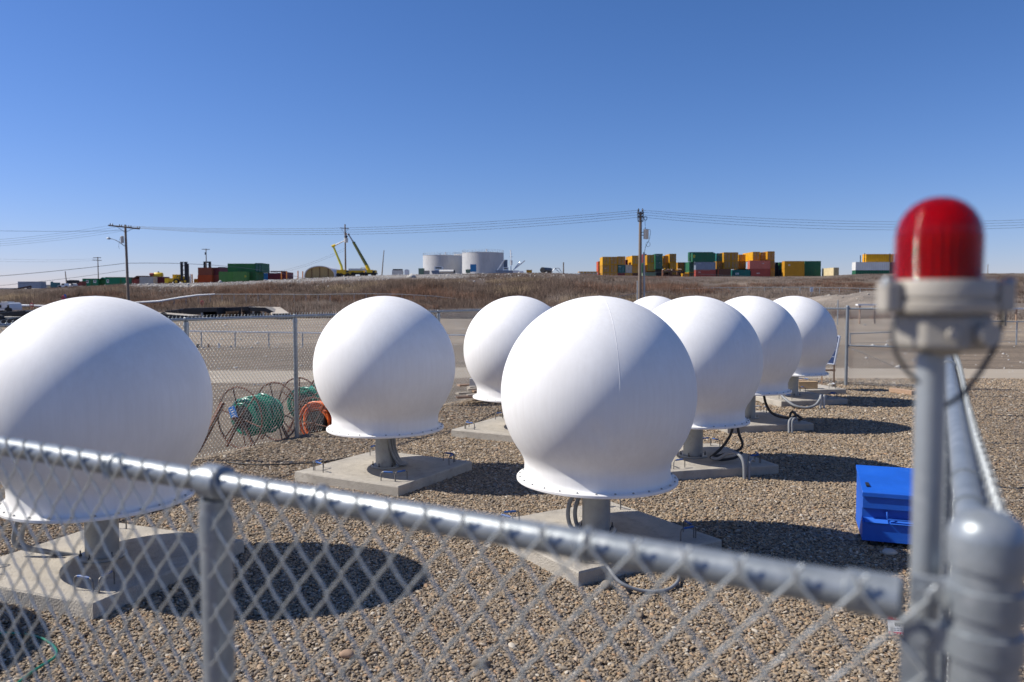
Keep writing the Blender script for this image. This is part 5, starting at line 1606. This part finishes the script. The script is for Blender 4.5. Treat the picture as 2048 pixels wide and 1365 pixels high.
m2 = thing('lift_mast', 'black lift mast rising behind the orange containers', 'mast', P(414, 540, 222))
for x0 in (407, 417): MB().pbox(x0, x0 + 4, 524, 541, 222, .5).build('mast_upright', 'chassis_black', m2)
MB().pbox(407, 421, 523.5, 526, 221.8, .4).build('mast_crossbar', 'chassis_black', m2)
for i, (xx, c_, yt) in enumerate(((380.5, 'white_paint', 549), (384, 'orange_post', 549), (376.8, 'chassis_black', 551))):
    o = MB().tube([P(xx, yt, 190), Vector((P(xx, yt, 190).x, 190, tz(P(xx, yt, 190).x, 190) - .1))], .16, 8).build('bollard', c_, None, 40, origin=P(xx, 567, 190))
    tag(o, ('white', 'orange-brown', 'black')[i] + ' upright post between the loader and the orange containers', 'post')
container('rust-red container on top of the orange one', 396, 424, 535.5, 550.5, 200, 'rustred', 'side', yaw=0)
container('bright orange container under the rust-red one', 395.5, 424, 550.5, 565.5, 200, 'orange', 'side')
container('dark maroon container end right of the rust-red one', 424, 438, 535.5, 550.5, 201, 'maroon')
container('dark red container end right of the orange one', 424, 438, 550.5, 565.5, 201, 'red')
container('dark slate container behind the orange stack', 436, 447, 534.5, 549, 212, 'dark')
container('orange container low behind the posts', 388, 395, 558, 566, 205, 'ochre', 'side')
container('faded light green container at the bottom left of the green stack', 438, 466, 544, 564, 195, 'grass', 'side')
container('light green container with yellow stripes, right of the faded one', 466, 492, 543.5, 563, 194, 'grass', 'side', mark=('lime_yellow', .9, .5, .2, .5))
container('dark green open container end beside the striped one', 493, 512, 543.5, 562, 197, 'bottle')
container('long green container on top of the green stack', 455.5, 510, 527.5, 545, 198, 'bottle', 'side')
container('dark green container end on top of the green stack', 510, 524, 526.5, 545, 198, 'green')
container('light blue container right of the green stack', 513, 530, 546.5, 560, 208, 'blue', 'side')
container('dark red container right of the light blue one', 530, 562, 546.5, 559.5, 212, 'maroon', 'side')
container('dark maroon container end with junk on its roof', 562, 574, 544.5, 558.5, 212, 'maroon')
jk = MB(); jk.pbox(541, 571, 542.3, 544.4, 213, 1.2); tag(jk.build('roof_beam', 'c_rackrust', None, origin=P(556, 544.4, 213)), 'brown beam lying on the dark red containers', 'beam')
for i, (xx, yt, yb) in enumerate(((563, 544.5, 560), (573.5, 543, 557), (596, 542, 558.5), (605.5, 543, 558))):
    o = MB().tube([P(xx, yt, 186 - i), P(xx, yb + 1, 186 - i)], .13, 8).build('bollard', 'orange_post', None, 40, origin=P(xx, yb, 186 - i))
    tag(o, ('first', 'second', 'third', 'fourth')[i] + ' orange post from the left on the bank left of the arched shelter', 'post', 'orange posts')
# arched shelter
Yq = 190
qs = thing('arched_shelter', 'tan fabric arched shelter with a pale rim', 'shelter', P(639, 556, Yq))
cxq, hw, hh = 639, 31, 24
def arc(sx, sy, n=24): return [(cxq + hw * sx * math.cos(math.pi * i / n), 556 - hh * sy * (math.sin(math.pi * i / n) ** 0.72)) for i in range(n + 1)]
mb = MB(); o_, i_ = arc(1, 1), arc(.955, .94)
n = len(o_)
vs_ = [P(x, y, Yq) for x, y in o_] + [P(x, y, Yq) + Vector((0, 9, 0)) for x, y in o_] + [P(x, y, Yq) for x, y in i_] + [P(x, y, Yq) + Vector((0, 9, 0)) for x, y in i_]
fs_ = []
for k in range(n - 1):
    fs_ += [(k, k + 1, n + k + 1, n + k), (2 * n + k, 3 * n + k, 3 * n + k + 1, 2 * n + k + 1), (k, 2 * n + k, 2 * n + k + 1, k + 1)]
mb.add(vs_, fs_); mb.build('cover', 'tarp_white', qs, 50)
mb = MB(); mb.prism([P(x, y, Yq + .5) for x, y in arc(.95, .935)], (0, 0, 0), (0, .1, 0)); mb.build('end_wall', 'tarp_tan', qs)
for xx in (623, 639, 656): MB().pbox(xx, xx + .8, 535 if xx == 639 else 538, 556, Yq + .38, .1).build('wall_rib', 'c_rackrust', qs)
# bucket truck and lineman
Yt = 183
bt_ = thing('bucket_truck', 'yellow bucket truck with its boom raised to the pole', 'truck', P(688, 552, Yt))
MB().pbox(673, 690, 540, 549, Yt, 2.4).build('body', 'yellow_paint', bt_)
MB().pbox(672.5, 700, 549, 551.5, Yt + .1, 2.2).build('chassis', 'chassis_black', bt_)
cb_ = MB().pbox(690.5, 698, 541, 549, Yt + .1, 2.2).build('cab', 'yellow_paint', bt_); MB().pbox(692, 697, 542, 545.5, Yt + .03, .06).build('window', 'glass_dark', cb_)
for xx in (676, 682, 695): 
    q = P(xx, 550.5, Yt - .1); MB().tube([q, q + Vector((0, .4, 0))], .45, 14).build('wheel', 'tire', bt_, 40)
MB().tube([P(684, 541, Yt + 1), P(683, 533, Yt + 1), P(667, 494, Yt + 1)], [.34, .28, .22], 8).build('lower_boom', 'lime_yellow', bt_, 40)
MB().tube([P(663.5, 493.5, Yt + 1), P(671, 490.5, Yt + 1)], .28, 8).build('elbow', 'yellow_bright', bt_, 40)
MB().tube([P(668, 492, Yt + 1), P(688.5, 482, Yt + .6)], [.19, .14], 8).build('upper_boom', 'white_paint', bt_, 40)
mb = MB(); q = P(692.3, 485.5, Yt - .4); mb.lathe([(.34, 0), (.42, .06), (.46, .95), (.43, .97), (.38, .12)], 12, q); mb.build('bucket', 'white_dirty', bt_, 40)
pq = P(692.8, 484.5, Yt - .4)
mb = MB(); mb.lathe([(.12, 0), (.15, .5), (.17, .75), (.20, 1.05), (.23, 1.30), (.17, 1.45), (.07, 1.50), (.065, 1.55), (.10, 1.60), (.115, 1.70), (.10, 1.79), (.04, 1.83)], 12, pq)
for s_ in (-1, 1):
    sh_ = pq + Vector((s_ * .2, 0, 1.38)); mb.tube([sh_, sh_ + Vector((s_ * .12, -.06, -.28)), sh_ + Vector((-.28, -.12, -.25 if s_ > 0 else -.1))], [.07, .055, .04], 7)
pe = mb.build('person', 'cloth_dark', None, 60, origin=pq); tag(pe, 'lineman in dark clothes standing in the raised bucket', 'person')
mb = MB(); mb.lathe([(.13, 1.72), (.125, 1.80), (.09, 1.86), (.01, 1.89)], 10, pq); mb.build('hard_hat', 'vest', pe, 60)
# mobile crane
Yr = 188
cn = thing('mobile_crane', 'yellow mobile crane with a dark boom leaning to the left', 'crane', P(730, 551, Yr))
MB().pbox(692, 752, 546, 549, Yr, 2.4).build('chassis', 'chassis_black', cn)
MB().pbox(693, 727, 541.5, 546, Yr + .2, 2).build('deck', 'yellow_paint', cn)
MB().pbox(733, 744, 540, 546.5, Yr + .1, 2.2).build('turret', 'yellow_bright', cn)
cb_ = MB().pbox(743.5, 751, 541, 548, Yr, 2.2).build('cab', 'yellow_paint', cn); MB().pbox(745, 750, 542, 545, Yr - .05, .06).build('window', 'glass_dark', cn if False else cb_)
MB().tube([P(738, 543, Yr + 1), P(733, 531, Yr + 1)], [.5, .45], 6).build('boom_base', 'yellow_bright', cn, 40)
MB().tube([P(733.5, 532, Yr + 1), P(707, 485, Yr + 1)], [.42, .34], 6).build('boom', 'boom_dark', cn, 40)
MB().tube([P(707.5, 486, Yr + 1), P(697, 469.5, Yr + 1)], [.20, .16], 6).build('boom_tip', 'galv_dull', cn, 40)
mb = MB(); mb.pbox(704.5, 710, 484, 486, Yr + .8, .4); mb.pbox(695.5, 698.5, 467.5, 470.5, Yr + .8, .4); mb.build('sheave_head', 'steel_dark', cn)
for xx in (699, 706, 724, 731, 747):
    q = P(xx, 549.5, Yr - .1); MB().tube([q, q + Vector((0, .4, 0))], .55, 14).build('wheel', 'tire', cn, 40)
mb = MB(); mb.bar(P(722, 536, Yr + .3), P(722, 545, Yr + .3), .1); mb.bar(P(730, 536, Yr + .3), P(730, 545, Yr + .3), .1); mb.bar(P(722, 536, Yr + .3), P(730, 536, Yr + .3), .1); mb.build('frame_rail', 'yellow_bright', cn)
container('long white trailer body behind the crane', 697, 737, 537.5, 545, 200, 'white', 'side')

# ------------------------------------------------------------------ storage tanks
def tank(label, x0, x1, ytop, Y, rail=True):
    a, b_ = P(x0, ytop, Y), P(x1, ytop, Y)
    r_ = (b_.x - a.x) / 2; c = Vector(((a.x + b_.x) / 2, Y + r_, 0)); zt = P(x0, ytop, Y + r_).z; zb_ = tz(c.x, Y) - 1.5
    root = thing('storage_tank', label, 'storage tank', (c.x, c.y, zb_), 'large steel storage tanks')
    MB().lathe([(r_, zb_), (r_, zt - .1)], 72, c, cap=False).build('shell', 'tank', root, 40)
    MB().lathe([(r_ + .06, zt - .18), (r_ + .08, zt - .02), (r_ * .98, zt), (0.01, zt + .5)], 72, c).build('roof', 'tank_roof', root, 30)
    g = MB()
    for k in range(40):
        an = 2 * math.pi * k / 40
        p = c + Vector((math.cos(an) * r_ * .99, math.sin(an) * r_ * .99, zt))
        g.tube([p, p + Vector((0, 0, 1.1))], .03, 4)
    for hz in (.55, 1.1):
        g.tube([c + Vector((math.cos(2 * math.pi * k / 60) * r_ * .99, math.sin(2 * math.pi * k / 60) * r_ * .99, zt + hz)) for k in range(60)], .025, 4, closed=True)
    g.build('guard_rail', 'galv_dull', root)
    sk = MB()
    for hz in np.linspace(zb_ + 2.4, zt - 2.0, 4):
        sk.tube([c + Vector((math.cos(2 * math.pi * k / 72) * r_, math.sin(2 * math.pi * k / 72) * r_, hz)) for k in range(72)], .02, 4, closed=True)
    sk.build('weld_seam', 'tank', root)
    v = MB(); v.lathe([(.3, zt + .3), (.3, zt + 1.1), (.4, zt + 1.2)], 8, c + Vector((r_ * .2, -r_ * .6, 0))); v.build('vent', 'tank_roof', root)
    return root
tank('left pale grey storage tank with a roof railing', 841.5, 922, 512, 345)
tank('right taller storage tank with a roof railing', 921.5, 1007, 506.5, 330)
tank('third storage tank mostly hidden between the two others', 905, 985, 509.5, 385)
tag(MB().pbox(1007.5, 1015, 520, 545, 340, 4).build('tank_annex', 'c_slate', None, origin=P(1011, 545, 340)), 'narrow grey block right of the taller storage tank', 'building')

# clutter on the crest in front of the tanks
Yj = 150
def junk(name, label, cat, *parts):
    o = None
    x = parts[0]
    rt_ = thing(name, label, cat, P((x[2] + x[3]) / 2, x[5], x[6] if len(x) > 6 else Yj))
    for pn, m_, x0, x1, y0, y1, *Yo in parts:
        MB().pbox(x0, x1, y0, y1, Yo[0] if Yo else Yj, Yo[1] if len(Yo) > 1 else 1.2).build(pn, m_, rt_)
    return rt_
junk('tote_tank', 'white square tote tank with a dark top near the crane', 'tank', ('body', 'white_dirty', 784, 805, 541, 551), ('lid', 'cable_black', 785.5, 804, 538.5, 541))
junk('tote_tank', 'narrow white tank right of the dark-topped one', 'tank', ('body', 'white_paint', 809, 817, 540.5, 551), ('cap', 'c_slate', 810.5, 815, 539.5, 540.5))
junk('oil_barrel', 'olive barrel on the crest below the left tank', 'barrel', ('drum', 'c_sage', 837, 847.5, 538, 549), ('lid', 'c_bottle', 836.6, 848, 537.2, 538))
junk('oil_barrel', 'brown barrel low on the crest below the left tank', 'barrel', ('drum', 'concrete', 848, 858, 542.5, 550), ('lid', 'c_rackrust', 847.6, 858.4, 541.8, 542.5))
bo = thing('work_boat', 'white and blue boat hull on the crest before the left tank', 'boat', P(876, 550, 152))
mb = MB(); mb.prism([P(862, 542, 152), P(889, 540.5, 152), P(886, 550, 152), P(866, 550, 152)], (0, 0, 0), (0, 2.4, 0)); mb.build('hull', 'c_slate', bo)
w = MB().pbox(869, 885, 533.5, 541, 152.4, 1.6).build('wheelhouse', 'white_paint', bo); MB().pbox(871, 883, 535, 537.5, 152.34, .06).build('window', 'glass_dark', w)
mb = MB(); mb.bar(P(880, 534, 153), P(880, 507, 153), .08); mb.bar(P(873, 534, 153), P(877, 526, 153), .06); mb.build('mast', 'galv_dull', bo)
cu = thing('culvert_pipe', 'pale corrugated culvert pipe lying on the crest before the tanks', 'pipe', P(895, 548, 148))
mb = MB(); a, b_ = P(880, 543.5, 149), P(908.5, 543.5, 148); mb.tube([a.lerp(b_, i / 28) for i in range(29)], [.34 + .025 * (i % 2) for i in range(29)], 16); mb.build('barrel', 'culvert', cu, 40)
mb = MB(); mb.tube([b_, b_ + (b_ - a).normalized() * .03], .30, 14); mb.build('mouth_shade', 'black', cu)  # black disc on the closed end stands for the shade inside
junk('blue_board', 'upright blue board leaning before the right storage tank', 'board', ('sheet', 'c_blue', 940.5, 952.5, 529, 544, 150, .3), ('prop', 'c_blue', 942, 943, 530, 545, 150.4, .6))
junk('oil_barrel', 'olive barrel left of the blue panel', 'barrel', ('drum', 'c_sage', 931.5, 940, 540, 546.5), ('lid', 'c_bottle', 931, 940.5, 539.3, 540))
fb_ = thing('fishing_boat', 'fishing boat with white masts and raised outriggers on the crest', 'boat', P(1015, 546, 155))
mb = MB(); mb.prism([P(990, 541, 155), P(1038, 541.5, 155), P(1034, 547, 155), P(994, 547, 155)], (0, 0, 0), (0, 3, 0)); mb.build('hull', 'c_slate', fb_)
w = MB().pbox(1006, 1017, 535, 541.5, 155.6, 1.8).build('wheelhouse', 'white_paint', fb_); MB().pbox(1008, 1015, 536.5, 538.5, 155.5, .08).build('window', 'glass_dark', w)
for pts_, nm_, r_ in (([(1022, 542), (1022, 514), (1021, 500)], 'mast', .10), ([(995, 541), (1009, 520)], 'outrigger', .12), ([(1027, 540), (1050, 521.5)], 'outrigger', .12), ([(1030, 536), (1040, 525)], 'outrigger', .10)):
    MB().tube([P(x, y, 156) for x, y in pts_], r_, 6).build(nm_, 'white_paint' if nm_ == 'mast' else 'alu', fb_, 60)
mb = MB(); mb.pbox(1020, 1025, 521, 530, 156, .5); mb.bar(P(1018, 514, 156), P(1026, 514, 156), .07); mb.bar(P(1019, 508, 156), P(1025, 508, 156), .05); mb.build('crow_platform', 'white_dirty', fb_)
junk('white_skiff', 'long white skiff lying on the crest right of the fishing boat', 'boat', ('hull', 'white_paint', 1026, 1047, 542.5, 546, 146, .9), ('keel', 'white_dirty', 1029, 1044, 546, 547, 146.2, .4))
junk('cargo_crate', 'rusty crate right of the white skiff', 'crate', ('box', 'c_ochre', 1053, 1064, 541, 546), ('lid', 'c_rackrust', 1052.6, 1064.4, 540.2, 541))
cv = thing('culvert_pipe', 'dark culvert pipe mouth on the crest right of the boats', 'pipe', P(1084, 546, 148))
mb = MB(); a = P(1085, 540.5, 148); mb.tube([a, a + Vector((1.6, 3.5, 0))], .52, 18); mb.build('barrel', 'steel_dark', cv, 40); mb = MB(); mb.tube([a - Vector((.01, .02, 0)), a + Vector((.1, .2, 0))], .47, 18); mb.build('mouth_shade', 'black', cv)  # pipe is solid; a black disc paints the dark of its hollow
sf = thing('scaffold_frame', 'grey tubular frame beside the dark culvert on the crest', 'frame', P(1112, 546, 150))
for a, b_ in (((1102, 546), (1109, 537)), ((1109, 537), (1118, 537)), ((1118, 537), (1124, 546)), ((1109, 537), (1120, 546))): MB().tube([P(*a, 150), P(*b_, 150)], .06, 5).build('tube', 'alu', sf)
# vehicles and machines at the far left
def pickup(label, x0, x1, ytop, ybot, Y, m_):
    L_ = x1 - x0; H_ = ybot - ytop
    rt_ = thing('pickup_truck', label, 'pickup truck', P((x0 + x1) / 2, ybot, Y), 'white pickup trucks on the plateau')
    pr = [(0, .82), (0, .45), (.30, .40), (.36, .02), (.62, 0), (.67, .40), (1, .42), (1, .82)]
    MB().prism([P(x0 + L_ * a, ytop + H_ * b_, Y) for a, b_ in pr], (0, 0, 0), (0, 1.8, 0)).build('body', m_, rt_)
    MB().prism([P(x0 + L_ * a, ytop + H_ * b_, Y - .03) for a, b_ in ((.37, .36), (.40, .08), (.60, .07), (.64, .36))], (0, 0, 0), (0, .02, 0)).build('window', 'glass_dark', rt_)
    for f_ in (.18, .82):
        for dy in (-.05, 1.55):
            q = P(x0 + L_ * f_, ytop + H_ * .82, Y + dy); MB().tube([q, q + Vector((0, .3, 0))], .38, 14).build('wheel', 'tire', rt_, 40)
    return rt_
pickup('white pickup truck left of the green cabins', 115.5, 136, 567, 577, 175, 'white_paint')
pickup('white pickup truck nearer the first green cabin', 136, 152, 568, 577.5, 178, 'white_dirty')
tm = junk('teal_generator', 'dark teal machine left of the pickup trucks', 'machine', ('body', 'teal_machine', 101, 111.5, 565.5, 575.5, 180, 1.8), ('stack', 'teal_machine', 101.5, 104, 563.5, 565.5, 180, .5), ('skid', 'chassis_black', 100, 113, 575.5, 577, 180, 1.8), ('cowl', 'c_tan', 95, 101, 572, 577, 180, 1.4))
junk('black_machine', 'black boxy machine behind the pickup trucks', 'machine', ('body', 'chassis_black', 139, 149, 560.5, 567, 186, 2), ('arm', 'chassis_black', 132, 139, 561, 568, 186, 1.2))
junk('scrap_row', 'dark red scrap bins between the trucks and the green cabin', 'bin', ('bin', 'c_barn', 153, 164, 564, 572, 195, 2), ('rim', 'c_rackrust', 152.6, 164.4, 563, 564, 195, 2))
cvr = thing('conveyor', 'dark truss conveyor slanting up at the left edge', 'conveyor', P(20, 592, 120))
mb = MB()
for k in range(2):
    mb.bar(P(-8, 587 + 4 - 9 * k + 4, 120), P(62, 576 + 1 - 4 * k, 122), .22)
for k in range(9):
    t = k / 8; a = P(-8, 595, 120).lerp(P(62, 577, 122), t); b_ = P(-8, 586, 120).lerp(P(62, 573, 122), min(1, t + .06)); mb.bar(a, b_, .12)
mb.build('truss', 'c_rackrust', cvr)
MB().bar(P(-8, 585, 120.6), P(62, 572.4, 122.6), 1.0, .08).build('belt', 'chassis_black', cvr)
MB().pbox(-6, 10, 594, 601, 119.5, 2).build('drive_box', 'c_barn', cvr)
for xx in (8, 24): MB().bar(P(xx, 592, 120), P(xx - 3, 606, 120), .18).build('support_leg', 'c_rackrust', cvr)
rv = thing('camper_van', 'white camper van cut by the left edge of the picture', 'van', P(6, 622, 88))
MB().prism([P(-24, 607, 88), P(14, 605.5, 88), P(18, 608, 88), P(20, 616, 88), P(20, 621, 88), P(-24, 621, 88)], (0, 0, 0), (0, 2.2, 0)).build('body', 'white_paint', rv)
for x0, x1, y0, y1 in ((-4, 2, 610, 616), (14.5, 17.5, 610.5, 615.5)): MB().pbox(x0, x1, y0, y1, 87.95, .04).build('window', 'glass_dark', rv)
MB().pbox(2, 15, 603.5, 605.5, 88.3, 1.2).build('roof_vent', 'white_dirty', rv)
MB().pbox(-24, 20, 616.6, 617.4, 87.96, .03).build('stripe', 'c_slate', rv)
for xx in (-16, 15):
    q = P(xx, 621, 87.9); MB().tube([q, q + Vector((0, .3, 0))], .34, 14).build('wheel', 'tire', rv, 40)
# white pipeline rising along the brush fence
pts_px = [(-60, 608), (20, 611), (60, 612), (120, 614), (220, 610), (283, 605.5), (320, 603), (360, 596), (395, 591), (430, 589), (520, 589), (620, 589.5), (740, 588), (800, 589), (870, 593), (930, 600), (985, 606)]
Yv = 96
pl = thing('white_pipeline', 'white pipeline on thin posts rising across the brush at the left', 'pipeline', P(300, 606, Yv))
MB().tube([P(x, y, Yv) for x, y in pts_px[:10]], [.15] * 5 + [.14, .14, .13, .11, .08], 8).build('pipe', 'white_paint', pl, 60)
MB().tube([P(x, y, Yv) for x, y in pts_px[9:]], .04, 6).build('fence_rail', 'galv_dull', pl, 60)
for x in range(300, 960, 24):
    y = np.interp(x, [p[0] for p in pts_px], [p[1] for p in pts_px]); q = P(x, y, Yv)
    MB().tube([q, Vector((q.x, q.y, min(tz(q.x, q.y), q.z - .8) - .1))], .028, 4).build('post', 'galv_dull', pl)
for i, (x, y) in enumerate(((63, 611), (404, 606), (127, 596))):
    q = P(x, y, 95); rt_ = thing('valve_wheel', ('red valve wheel on the white pipeline at the left edge', 'faded red valve wheel in the brush above the trailers', 'red valve wheel beside a small blue sign')[i], 'valve', (q.x, q.y, tz(q.x, q.y)))
    mb = MB(); mb.tube([q + Vector((.2 * math.cos(a * .5236), 0, .2 * math.sin(a * .5236))) for a in range(12)], .06, 5, closed=True); mb.bar(q - Vector((.2, 0, 0)), q + Vector((.2, 0, 0)), .04); mb.build('wheel', 'sign_red', rt_, 60)
    MB().tube([q, Vector((q.x, q.y + .05, tz(q.x, q.y) - .1))], .05, 6).build('stem', 'sign_red', rt_)
q = P(130, 593, 100); sgn = thing('blue_sign', 'small blue sign plate above the left radome', 'sign', (q.x, q.y, tz(q.x, q.y)))
MB().pbox(128, 132.2, 589.5, 597, 100, .03).build('plate', 'tag_blue', sgn); MB().bar(q, (q.x, q.y + .06, tz(q.x, q.y) - .1), .05).build('post', 'galv_dull', sgn)

# flatbed trailers in the yard
def trailer(label, deckpts, Y, deck_m, dep, legs=(), wheels=(), beam=None, extra=()):
    a = P(*deckpts[0], Y)
    rt_ = thing('flatbed_trailer', label, 'trailer', (a.x, Y, tz(a.x, Y)), 'flatbed trailers parked in the yard')
    x0, x1 = deckpts[0][0], deckpts[-1][0]
    top = [P(x, y, Y) for x, y in deckpts]; n = len(top)
    poly = top + [p - Vector((0, 0, .12)) for p in top[::-1]]
    MB().prism(poly, (0, 0, 0), (0, dep, 0)).build('deck', deck_m, rt_)
    edge_ = [p + Vector((0, -.03, .0)) for p in top]
    poly = [p - Vector((0, .02, .02)) for p in top] + [p - Vector((0, .02, .42)) for p in top[::-1]]
    MB().prism(poly, (0, 0, 0), (0, .10, 0)).build('side_beam', 'chassis_black', rt_)
    MB().prism([p + Vector((0, dep - .1, -.02)) for p in top] + [p + Vector((0, dep - .1, -.4)) for p in top[::-1]], (0, 0, 0), (0, .08, 0)).build('side_beam', 'chassis_black', rt_)
    for x, y in legs:
        q = P(x, y, Y + .3); zz = tz(q.x, q.y)
        MB().bar(q, (q.x, q.y, zz - .05), .16).build('landing_leg', 'galv_dull', rt_)
    for x, y, r_ in wheels:
        for dy in (.1, dep - .45):
            q = P(x, y, Y + dy); q.z = tz(q.x, q.y) + r_ - .02
            MB().tube([q, q + Vector((0, .35, 0))], r_, 14).build('wheel', 'tire', rt_, 40)
    for pn, m_, a_, b_, c_, d_, yo, de in extra:
        MB().pbox(a_, b_, c_, d_, Y + yo, de).build(pn, m_, rt_)
    return rt_
Yd = 80
trailer('black flatbed trailer above the left radome, stacked with dark beams', [(368, 617), (434, 615.5)], 82, 'chassis_black', 2.5, ((388, 624), (404, 622)), ((415, 630, .45), (425, 630, .45)), extra=(('beam_stack', 'chassis_black', 366, 436, 618.5, 629, .1, 2.2), ('box', 'galv_dull', 402, 405, 626, 633, -.1, .3)))
trailer('flatbed trailer with a pale deck just above the left radome', [(300, 626), (352, 630), (378, 632)], 74, 'deck_tan', 2.6, ((340, 634), (352, 635)), ((325, 636, .4),))
trailer('thin grey flatbed trailer behind the pale deck', [(331, 622), (372, 618)], 86, 'galv_dull', 2.5, ((336, 624), (354, 622)), ((362, 626, .42),))
trailer('long low gooseneck trailer neck right of the black trailer', [(436, 616.5), (497, 613.5)], 84, 'deck_tan', 2.2, ((440, 620), (488, 620)), ((492, 628, .42), (484, 628, .42)))
trailer('dropdeck trailer with a tan ramp behind the left fence', [(500, 614.5), (530, 615), (548, 624), (543, 629)][:3] + [(552, 628)], 80, 'deck_tan', 2.2, ((507, 622), (527, 624)), ((514, 632, .4),), extra=())
rp_ = thing('loading_ramp', 'tan wooden ramp deck with a dark front edge', 'ramp', P(560, 633, 79))
mb = MB(); mb.add([P(527, 614.5, 84), P(560, 614.5, 84), P(579, 627, 79), P(545, 628, 79), P(527, 616, 84), P(560, 616, 84), P(579, 632, 79), P(545, 632.5, 79)], [(0, 1, 2, 3), (7, 6, 5, 4), (0, 4, 5, 1), (1, 5, 6, 2), (2, 6, 7, 3), (3, 7, 4, 0)]); mb.build('deck', 'deck_tan', rp_)
MB().pbox(544, 579.5, 627.6, 633, 78.9, .12).build('front_edge', 'chassis_black', rp_)
trailer('black flatbed trailer cut by the left edge, upper', [(-40, 629), (20, 624), (50, 621)], 78, 'galv_dull', 2.5, ((20, 630),), ((5, 636, .45),), extra=(('beam_stack', 'chassis_black', -40, 48, 625, 634, .3, 2.0),))
trailer('flatbed trailer cut by the left edge, lower, with a tan load', [(-40, 646), (20, 638), (44, 634)], 60, 'galv_dull', 2.5, ((18, 644),), ((-5, 650, .45),), extra=(('load', 'deck_tan', -40, 18, 634.5, 638, .4, 1.8),))

# low pipe fence, standpipes and far-yard fences
pf = thing('pipe_fence', 'low white pipe rail fence across the dirt behind the left fence', 'fence', P(500, 700, 36))
mb = MB(); a, b_ = P(200, 660, 36), P(1010, 672, 36); mb.tube([a, b_], .035, 6); mb.build('rail', 'white_paint', pf, 60)
for i in range(13):
    q = a.lerp(b_, i / 12); MB().tube([q, (q.x, q.y, tz(q.x, q.y) - .1)], .03, 5).build('post', 'galv_dull', pf)
for i, (x, y0, y1, m_, r_) in enumerate(((438, 687, 706, 'white_paint', .05), (417, 688, 706, 'timber_old', .045), (396, 689, 700, 'chassis_black', .06), (915, 703, 730, 'lime_yellow', .05))):
    q = P(x, y0, 33); 
    o = MB().tube([q, q - Vector((0, 0, .03)), Vector((q.x, q.y, tz(q.x, q.y) - .1))], [r_ * 1.25, r_, r_], 8).build('marker_post', m_, None, 60, origin=(q.x, q.y, tz(q.x, q.y)))
    tag(o, ('white standpipe in the dirt behind the left fence', 'brown wooden marker post left of the white standpipe', 'black marker post at the edge of the left radome', 'yellow marker post beside the half-hidden radome')[i], 'post')
def wire_fence(label, p_list, h, Yl_, step, name='wire_fence', m_='galv_dull', midwires=3, r_=.03):
    a0_ = P(*p_list[0], Yl_[0]); rt_ = thing(name, label, 'fence', (a0_.x, a0_.y, tz(a0_.x, a0_.y)))
    pts_ = [P(x, y, Y) for (x, y), Y in zip(p_list, Yl_)]
    MB().tube(pts_, r_ * .8, 5).build('top_rail', m_, rt_, 60)
    for a, b_ in zip(pts_[:-1], pts_[1:]):
        nst = max(1, int((b_ - a).length / step))
        for i in range(nst):
            q = a.lerp(b_, i / nst); MB().tube([q + Vector((0, 0, .05)), (q.x, q.y, min(tz(q.x, q.y), q.z - .3) - .1)], r_, 5).build('post', m_, rt_)
    mw = MB()
    for k in range(1, midwires + 1):
        mw.tube([p - Vector((0, 0, h * k / (midwires + .5))) for p in pts_], r_ * .25, 3)
    tag(mw.build('strand_wires', m_, rt_), kind='stuff')
    return rt_
wire_fence('distant wire fence with slim posts across the slope at the right', [(1350, 578), (1460, 575.5), (1600, 575), (1720, 577), (1790, 579)], 1.5, [104, 103, 101, 98, 96], 2.0, midwires=4, r_=.045)
wire_fence('thin fence slanting up through the brush beside the transformer pole', [(1200, 602), (1240, 593), (1278, 586), (1350, 578)], 1.2, [92, 94, 96, 104], 2.4)
wire_fence('low dark wire fence across the yard at the far right', [(1700, 668), (1800, 664), (1960, 643), (2034, 644), (2140, 646)], 1.2, [38, 38, 38, 38, 38], 4.2, midwires=2, r_=.035)
sgp = P(1623, 579, 98)
w_ = thing('white_sign', 'small white sign on the distant fence', 'sign', (sgp.x, sgp.y, tz(sgp.x, sgp.y))); MB().pbox(1620, 1626.5, 574.5, 584, 98, .04).build('plate', 'sign_white', w_); MB().bar(sgp, (sgp.x, sgp.y + .08, tz(sgp.x, sgp.y) - .1), .05).build('post', 'galv_dull', w_)
def beam_on_posts(label, x0, x1, y0, y1, Y, posts):
    rt_ = thing('white_barrier', label, 'barrier', P((x0 + x1) / 2, y1 + 20, Y))
    MB().pbox(x0, x1, y0, y1, Y, .5).build('beam', 'white_paint', rt_)
    for x in posts:
        q = P(x, y1, Y + .2); MB().tube([q, (q.x, q.y, tz(q.x, q.y) - .1)], .07, 6).build('post', 'timber_old', rt_)
beam_on_posts('white beam on brown posts beyond the back fence', 1716, 1756, 608.5, 611.5, 66, (1720, 1750))
beam_on_posts('white beam on posts at the far right edge', 2024, 2075, 616.5, 619, 66, (2033, 2066))
q = P(2015, 612, 62); bxn = thing('meter_box', 'grey box on a thick pale post at the far right', 'box', (q.x, q.y, tz(q.x, q.y)))
MB().pbox(2011, 2024, 608, 618, 62, .3).build('box', 'c_slate', bxn); MB().tube([(q.x - .1, 62.2, q.z - .2), (q.x - .1, 62.2, tz(q.x, 62) - .1)], .16, 10).build('post', 'concrete', bxn, 60)
o = MB().tube([P(1676, 600, 64), Vector((P(1676, 600, 64).x, 64, tz(P(1676, 600, 64).x, 64) - .1))], .05, 8).build('marker_post', 'galv_dull', None, 60, origin=P(1676, 640, 64)); tag(o, 'short grey post beyond the back fence right of the last radome', 'post')
